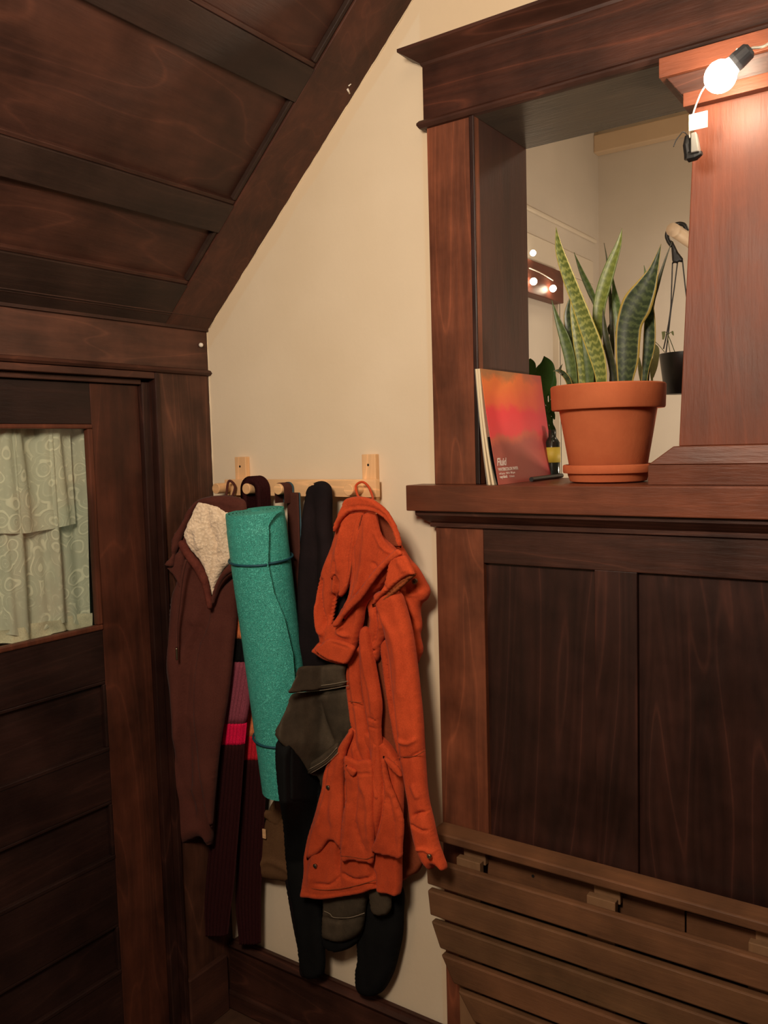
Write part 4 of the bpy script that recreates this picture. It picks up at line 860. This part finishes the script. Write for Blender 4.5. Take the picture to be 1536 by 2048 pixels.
Lf([(1244, 457, 0), (1236, 490, 12), (1221, 530, 22), (1208, 570, 27), (1198, 610, 25), (1195, 650, 23), (1190, 700, 18), (1182, 790, 13)], LEAFA if False else leafmat('snake_leaf_mid', (.13, .165, .03), (.20, .24, .05), (.13, .18, .045)), .09, .095)
Lf([(1148, 505, 0), (1163, 545, 9), (1180, 583, 13), (1192, 615, 9), (1196, 660, 8), (1197, 790, 8)], LEAFC, .13, .12)
Lf([(1208, 486, 0), (1213, 515, 2.5), (1217, 560, 5), (1222, 620, 8), (1224, 700, 9), (1222, 790, 9)], LEAFD, .14, .12)
Lf([(1223, 540, 0), (1227, 572, 6), (1231, 606, 17), (1236, 640, 18), (1238, 700, 14), (1236, 790, 10)], LEAFC, .135, .12)
Lf([(1206, 615, 0), (1208, 650, 9), (1214, 690, 15), (1224, 735, 15), (1231, 790, 13)], LEAFD, .075, .09)
Lf([(1229, 635, 0), (1222, 650, 8), (1213, 672, 8), (1208, 700, 6)], LEAFD, .14, .13)
Lf([(1322, 488, 0), (1314, 515, 10), (1304, 545, 23), (1289, 577, 44), (1271, 610, 60), (1257, 645, 52), (1253, 680, 50), (1252, 720, 46), (1249, 760, 32), (1248, 790, 26)], LEAFB, .04, .06, cup=.3)
Lf([(1344, 483, 0), (1332, 515, 3), (1321, 548, 6), (1312, 575, 10), (1304, 605, 10), (1300, 650, 9), (1292, 790, 8)], LEAFD, .10, .11)
Lf([(1303, 590, 0), (1299, 635, 20), (1297, 690, 24), (1290, 740, 14), (1286, 790, 9)], LEAFB, .07, .085)
Lf([(1288, 531, 0), (1290, 550, 5), (1285, 580, 12), (1275, 640, 14), (1265, 700, 12)], LEAFC, .13, .12)
Lf([(1106, 742, 0), (1118, 742, 8), (1130, 751, 11), (1138, 766, 11), (1142, 790, 9)], LEAFB, .03, .05, cup=.1)
Lf([(1125, 728, 0), (1121, 735, 4), (1119, 743, 5), (1124, 749, 4)], LEAFD, .03, .035)

# ================================================================== WATERCOLOUR PAD LEANING ON THE JAMB
pad = empty('paper_pad', (.81, .10, 1.367)); prop(pad, 'orange and crimson covered watercolour paper pad leaning on the opening jamb', 'paper pad')
PY0, PY1 = -.036, .243
def cover_mat():
    m, nt, b = newmat('painted_cover', (.7, .2, .1), .45, .4)
    v = mapped(nt, (1, 1, 1)); sx = nd(nt, 'ShaderNodeSeparateXYZ'); nt.links.new(v, sx.inputs[0])
    n = noise(nt, mapped(nt, (1, .8, 1)), 14, 4, .6)
    h = nd(nt, 'ShaderNodeMapRange'); h.inputs[1].default_value = 1.367; h.inputs[2].default_value = 1.592; nt.links.new(sx.outputs['Z'], h.inputs[0])
    a = nd(nt, 'ShaderNodeMath', operation='MULTIPLY_ADD'); a.inputs[1].default_value = .32; nt.links.new(n, a.inputs[0]); nt.links.new(h.outputs[0], a.inputs[2])
    g = nd(nt, 'ShaderNodeMath', operation='SUBTRACT'); g.inputs[1].default_value = .16; nt.links.new(a.outputs[0], g.inputs[0])
    c = ramp(nt, g.outputs[0], [(.0, (.46, .10, .075)), (.34, (.42, .10, .075)), (.42, (.60, .13, .075)), (.47, (.80, .06, .07)), (.62, (.82, .045, .06)), (.70, (.80, .13, .045)), (.90, (.84, .20, .04)), (.97, (.42, .17, .06))])
    r = nd(nt, 'ShaderNodeMapRange'); r.inputs[1].default_value = .10; r.inputs[2].default_value = .235; nt.links.new(sx.outputs['Y'], r.inputs[0])
    r2 = nd(nt, 'ShaderNodeMath', operation='MULTIPLY'); r2.inputs[1].default_value = .75; nt.links.new(r.outputs[0], r2.inputs[0])
    c = mix(nt, r2.outputs[0], c, (.42, .03, .05)); nt.links.new(c, b.inputs['Base Color']); return m
def prof_slab(name, xb, xt, th, curve, mat, z0=1.3672, z1=1.592, y0=PY0, y1=PY1, n=12):
    a, c = [], []
    for i in range(n + 1):
        t = i / n; x = lerp(xb, xt, t) - curve * math.sin(math.pi * t) ; z = lerp(z0, z1, t); a.append((x, z)); c.append((x - th, z))
    return place(prism_y(name, a + c[::-1], y0, y1, mat), pad)
COVER = cover_mat()
prof_slab('cover', .8150, .7805, .0012, .002, COVER)
prof_slab('page_block', .8050, .7785, .0045, .004, PAPER)
prof_slab('page_block', .7965, .7735, .0045, .003, PAPER)
prof_slab('backing_card', .7905, .7690, .0015, .002, newmat('grey_board', (.30, .27, .22), .8)[0])
prof_slab('dark_gap', .8120, .7935, .0012, .003, BLACKP, z1=1.460)  # black sheet painted in for the dark gap behind the cover
def text(body, size, y, z, parent, mat, shear=0, bold=0):
    cu = bpy.data.curves.new('lettering', 'FONT'); cu.body = body; cu.size = size; cu.extrude = .0001; cu.shear = shear; cu.offset = bold
    to = bpy.data.objects.new('lettering_curve', cu); COL.objects.link(to); bpy.context.view_layer.update()
    me = bpy.data.meshes.new_from_object(to.evaluated_get(bpy.context.evaluated_depsgraph_get())); bpy.data.objects.remove(to)
    me.materials.clear(); me.materials.append(mat); o = bpy.data.objects.new('lettering', me); COL.objects.link(o)
    t = (z - 1.3672) / (1.592 - 1.3672); x = lerp(.8150, .7805, t) - .002 * math.sin(math.pi * t) + .0006
    up = Vector((-.17, 0, .985)).normalized(); ax = Vector((0, 1, 0)); nn = ax.cross(up)
    mw = Matrix((( ax.x, up.x, nn.x, x), (ax.y, up.y, nn.y, y), (ax.z, up.z, nn.z, z), (0, 0, 0, 1)))
    o.matrix_world = mw; bpy.context.view_layer.update(); o.parent = parent; o.matrix_parent_inverse = Matrix.Translation(-Vector(parent.location)); return o
text('Fluid', .021, PY0 + .006, 1.404, pad, INK, shear=.35, bold=.0005)
text('WATERCOLOR PAPER', .0088, PY0 + .008, 1.3935, pad, INK, bold=.0003)
text('cold press  140 lb / 300 gsm', .0062, PY0 + .008, 1.3865, pad, INK)
text('easy-block', .0078, PY0 + .008, 1.3795, pad, INK, bold=.0003)
text('15 sheets', .006, PY0 + .050, 1.3795, pad, INK)
pen = MB().tube([(.832, .075, 1.3725), (.826, .245, 1.3725)], .0048, 12).build('marker_pen', BLACKP, smooth=False)
prop(pen, 'thin black pen lying on the ledge along the foot of the paper pad', 'pen')

# ================================================================== STRING LIGHTS
sl = empty('string_lights', PW(1442, 152, -.12)); prop(sl, 'string of round warm bulbs on a clear cord, its plug dangling by the column', 'string lights')
def bulbglass():
    m, nt, b = newmat('glowing_bulb', (1, .95, .85), .3, emit=BULB_COLOR, es=BULB_STRENGTH); return m
GLOW = bulbglass()
SOCK = newmat('bulb_socket', (.035, .035, .04), .45)[0]
def bulb_at(p, d, parent=sl, r=.0235):
    p = Vector(p); d = Vector(d).normalized()      # d points from bulb to socket
    pts = []; rad = []
    for a in np.linspace(0, math.pi * .80, 14): pts.append(p - d * r * math.cos(a)); rad.append(max(.0008, r * math.sin(a)))
    pts.append(p + d * (r * .98)); rad.append(.0125)
    b = MB().tube(pts, rad, 24).build('bulb', GLOW, smooth=True); place(b, parent)
    s = MB().tube([p + d * r * .98, p + d * (r + .006), p + d * (r + .024), p + d * (r + .028)], [.0135, .014, .0125, .008], 18).build('socket', SOCK); place(s, parent); return p + d * (r + .026)
B1 = Vector(PW(1441, 153, -.115)); dirn = Vector(PW(1492, 106, -.115)) - B1
top = bulb_at(B1, dirn)
cordpts = [top, PW(1505, 96, -.115), PW(1536, 88, -.115), (1.34, -.115, 2.045), (1.42, -.115, 2.055)]
others = [(1.56, -.12, 2.00), (1.84, -.12, 2.01), (2.12, -.12, 2.02), (2.40, -.12, 2.01), (2.70, -.12, 2.02)]
for q in others:
    e = bulb_at(q, (.15, 0, 1)); cordpts += [(q[0] - .09, q[1], q[2] + .045), tuple(e), (q[0] + .10, q[1], q[2] + .045)]
place(MB().tube(smooth_path(cordpts, 6), .0022, 8).build('cord', CORD, smooth=True), sl)
place(cord('cord', [PW(1478, 112, -.105), PW(1440, 140, -.085), PW(1408, 176, -.080), PW(1394, 205, -.080), PW(1385, 232, -.080), PW(1379, 262, -.080), PW(1380, 276, -.080)], .0013, CORD), sl)
place(cord('hook', [PW(1470, 108, -.105), PW(1474, 98, -.105), PW(1480, 101, -.108), PW(1476, 112, -.11)], .0011, CORD), sl)
a = PW(1378, 230, -.084); b_ = PW(1415, 254, -.084)
place(box('cord_tag', (a[0], b_[0], -.0845, -.0835, b_[2], a[2]), WHITEP, bevel=0), sl)
c1 = PW(1383, 268, -.08); c2 = PW(1400, 305, -.08)
pl = MB().hexa([(PW(1384, 303, -.08)[0], -.088, c2[2]), (c2[0], -.088, c2[2]), (c2[0], -.070, c2[2]), (PW(1384, 303, -.08)[0], -.070, c2[2]), (c1[0], -.086, c1[2]), (PW(1394, 270, -.08)[0], -.086, c1[2]), (PW(1394, 270, -.08)[0], -.072, c1[2]), (c1[0], -.072, c1[2])]).build('plug', GREYP, bevel=.0015); place(pl, sl)
place(MB().tube([PW(1377, 272, -.072), PW(1376, 290, -.072), PW(1379, 308, -.072), PW(1378, 319, -.072)], [.0055, .008, .0085, .0075], 14).build('connector', BLACKP), sl)
place(MB().tube([PW(1378, 314, -.076), PW(1392, 311, -.078), PW(1404, 306, -.080)], [.0085, .0075, .0035], 12).build('connector', BLACKP), sl)
place(cord('wire', [PW(1347, 294, -.08), PW(1352, 281, -.08), PW(1360, 270, -.08), PW(1367, 264, -.078), PW(1376, 272, -.075)], .0009, BLACKP, seg=6), sl)

# ================================================================== BACK ROOM THINGS
# cased opening in the left wall of the back room, with a glossy lintel; glowing balls stand in for light reflections
XB = .30
def xq(u, v, x=XB): return onX(u, v, x)
oR = xq(1181, 524)[1]; oT = xq(1181, 524)[2]
struct(box('trim_16', (XB, XB + .012, .9, oR, oT - .09, oT), WHITET, bevel=.003))
struct(box('trim_17', (XB, XB + .012, oR - .045, oR, .05, oT - .09), WHITET, bevel=.003))
yd = xq(1113, 560, XB + .012)[1]
dp2 = box('door_2', (XB + .0005, XB + .010, yd + .012, oR - .046, .05, oT - .091), WHITET, bevel=.002); struct(dp2)
q = box('edge_strip', (XB, XB + .020, yd, yd + .010, .05, oT - .13), BLACKP, bevel=0); place(q, dp2)
q = box('edge_trim', (XB, XB + .022, yd - .012, yd - .0005, .05, oT - .13), WHITET, bevel=0); place(q, dp2)
lz1 = xq(1113, 543, XB + .03)[2]; lz0 = xq(1113, 606, XB + .03)[2]
bmn = box('trim_18', (XB + .0005, XB + .045, .8, yd - .014, lz0, lz1), wood('glossy_lintel_wood', 'y', (.15, .045, .028), (.06, .022, .015), rough=.35, seed=50, figure=.2, blotch=.3), bevel=.003); struct(bmn)
s2 = empty('string_lights', tuple(xq(1085, 560, XB + .06))); prop(s2, 'short row of tiny glowing balls standing in for light reflections on the far lintel', 'string lights')
G2 = newmat('reflection_glow', (1, .95, .85), .3, emit=(1, .80, .55), es=30)[0]
def tiny(u, v, r, x=XB + .062):
    p = Vector(xq(u, v, x)); pts = [p + Vector((0, 0, r * math.cos(t))) for t in np.linspace(0, math.pi, 9)]
    place(MB().tube(pts, [max(.0005, r * math.sin(t)) for t in np.linspace(0, math.pi, 9)], 14).build('bulb', G2, smooth=True), s2)
for u, v, r in ((1067, 563, .012), (1106, 577, .012), (1066, 506, .010)): tiny(u, v, r)
place(cord('cord', [tuple(xq(1058, 536, XB + .050)), tuple(xq(1075, 543, XB + .050)), tuple(xq(1090, 551, XB + .050)), tuple(xq(1106, 561, XB + .050))], .002, WHITEP), s2)
# glossy leaved plant with its dark pot on a stand, behind the pad
GLS = cloth('glossy_leaf', (.035, .09, .018), (.02, .055, .012), rough=.35, wstr=0)
ps = MB().box(.60, .86, .36, .62, 1.20, 1.225)
for x in (.615, .835):
    for y in (.375, .605): ps.box(x - .012, x + .012, y - .012, y + .012, 0, 1.20)
stnd = ps.build('plant_stand', WXD, bevel=.003); prop(stnd, 'tall dark wooden plant stand behind the opening, under the glossy plant', 'stand')
gp = empty('houseplant', (.72, .47, 1.226)); prop(gp, 'dark green broad-leaved houseplant seen behind the paper pad', 'plant')
place(MB().lathe([(0, .0006), (.045, .0006), (.06, .09), (.062, .09), (.062, .10), (.055, .10), (.05, .085), (0, .085)], (.72, .47, 1.225), 32).build('pot', BLACKP, smooth=True), gp)
def gleaf(pts, y): leaf('leaf', pts, GLS, gp, y, y, cup=.2)
gleaf([(1088, 712, 0), (1092, 730, 30), (1087, 755, 46), (1080, 785, 36), (1074, 808, 8)], .42)
gleaf([(1058, 718, 6), (1062, 730, 18), (1060, 750, 18), (1056, 770, 5)], .44)
gleaf([(1110, 745, 0), (1108, 765, 10), (1103, 785, 9), (1099, 800, 2)], .40)
for i, (u, v) in enumerate(((1092, 800), (1100, 812), (1106, 826), (1096, 830), (1103, 846), (1110, 812), (1098, 858), (1088, 790), (1108, 858), (1093, 815), (1100, 835))):
    sg = 1 if i % 2 else -1
    gleaf([(u + sg * 9, v - 16, 0), (u + sg * 5, v - 6, 9), (u, v + 4, 8), (u - sg * 3, v + 13, 2)], .40 + .02 * (i % 4))
for k in range(4): place(cord('stem', [(.72 + .01 * k - .015, .47, 1.30), tuple(onY(1096 + 3 * k, 900, .45)), tuple(onY(1090 + 5 * k, 820, .44)), tuple(onY(1088 + 5 * k, 770, .43))], .0022, GLS), gp)
bt = empty('bottle', tuple(onY(1103, 955, .228))); prop(bt, 'small dark bottle with a yellow label between the paper pad and the pot', 'bottle')
bx0 = onY(1103, 955, .225); bz = bx0[0]
place(MB().lathe([(0, .0005), (.015, .0005), (.0165, .003), (.0165, .078), (.010, .088), (.0085, .090), (.0085, .106), (0, .106)], (bz, .232, 1.367), 24).build('body', newmat('dark_glass', (.015, .018, .014), .15)[0], smooth=True), bt)
place(MB().lathe([(.0168, .035), (.0171, .035), (.0171, .068), (.0168, .068)], (bz, .232, 1.367), 24).build('label', newmat('yellow_label', (.50, .38, .04), .6)[0], smooth=True), bt)
# hanging planter on a wall hook
hp = empty('hanging_planter', tuple(onY(1345, 480, .62))); prop(hp, 'black hanging planter on three cords beside the column, trailing pale leaves', 'planter')
HY = .62
hk = MB().tube([PW(1345, 459, HY - .04), PW(1352, 463, HY - .01), PW(1400, 495, HY + .02), PW(1470, 540, HY + .06)], .0155, 18)
hko = hk.build('wall_peg', CREAMT, smooth=True); prop(hko, 'thick cream painted peg behind the column holding the black planter', 'peg')
place(cord('hook', [PW(1374, 462, HY + .01), PW(1368, 450, HY + .01), PW(1355, 448, HY + .01), PW(1340, 456, HY), PW(1334, 470, HY), PW(1337, 482, HY), PW(1344, 492, HY)], .0052, BLACKP), hp)
place(sheet('hanger_plate', [(1341, 480), (1346, 483), (1356, 504), (1366, 517), (1366, 525), (1358, 524), (1354, 527), (1350, 526), (1346, 527), (1344, 520), (1343, 505)], HY, .003, BLACKP, w=3, step=2.5, smooth=0), hp)
for pts in ([(1345, 525), (1343, 580), (1341, 620), (1334, 665), (1327, 698)], [(1355, 525), (1348, 580), (1342, 620), (1337, 665), (1332, 705)], [(1365, 522), (1368, 550), (1374, 600), (1390, 700)]):
    place(cord('cord', [PW(u, v, HY) for u, v in pts], .0016, BLACKP, seg=8), hp)
pcx = onY(1372, 707, HY); rr = pcx[0] - onY(1311, 707, HY)[0]; rr *= .82; zt = pcx[2]; zb_ = onY(1340, 789, HY)[2]
place(MB().lathe([(0, zb_), (rr * .80, zb_), (rr, zt), (rr * 1.0, zt + .001), (rr * .94, zt), (rr * .9, zt - .02), (0, zt - .02)], (pcx[0] - .002, HY, 0), 40).build('pot', BLACKP, smooth=True), hp)
PALE = cloth('pale_trailing_leaf', (.26, .30, .14), (.18, .23, .10), rough=.5, wstr=0)
for pts in ([(1308, 688, 2), (1313, 700, 10), (1309, 730, 12), (1305, 755, 4)], [(1326, 663, 6), (1327, 670, 6), (1326, 679, 3)], [(1345, 662, 2), (1345, 666, 4), (1347, 671, 1)], [(1300, 700, 2), (1302, 730, 8), (1304, 765, 3)], [(1278, 715, 2), (1280, 740, 8), (1282, 765, 2)]):
    leaf('leaf', pts, PALE, hp, HY - .08, HY - .08)
place(cord('vine', [PW(1350, 705, HY), PW(1335, 668, HY - .05), PW(1326, 664, HY - .08)], .0009, PALE, seg=6), hp)
place(cord('vine', [PW(1340, 704, HY - .05), PW(1336, 672, HY - .07), PW(1345, 663, HY - .08)], .0009, PALE, seg=6), hp)
place(cord('vine', [PW(1330, 705, HY - .06), PW(1310, 684, HY - .08), PW(1304, 700, HY - .08), PW(1303, 765, HY - .08)], .0009, PALE, seg=6), hp)
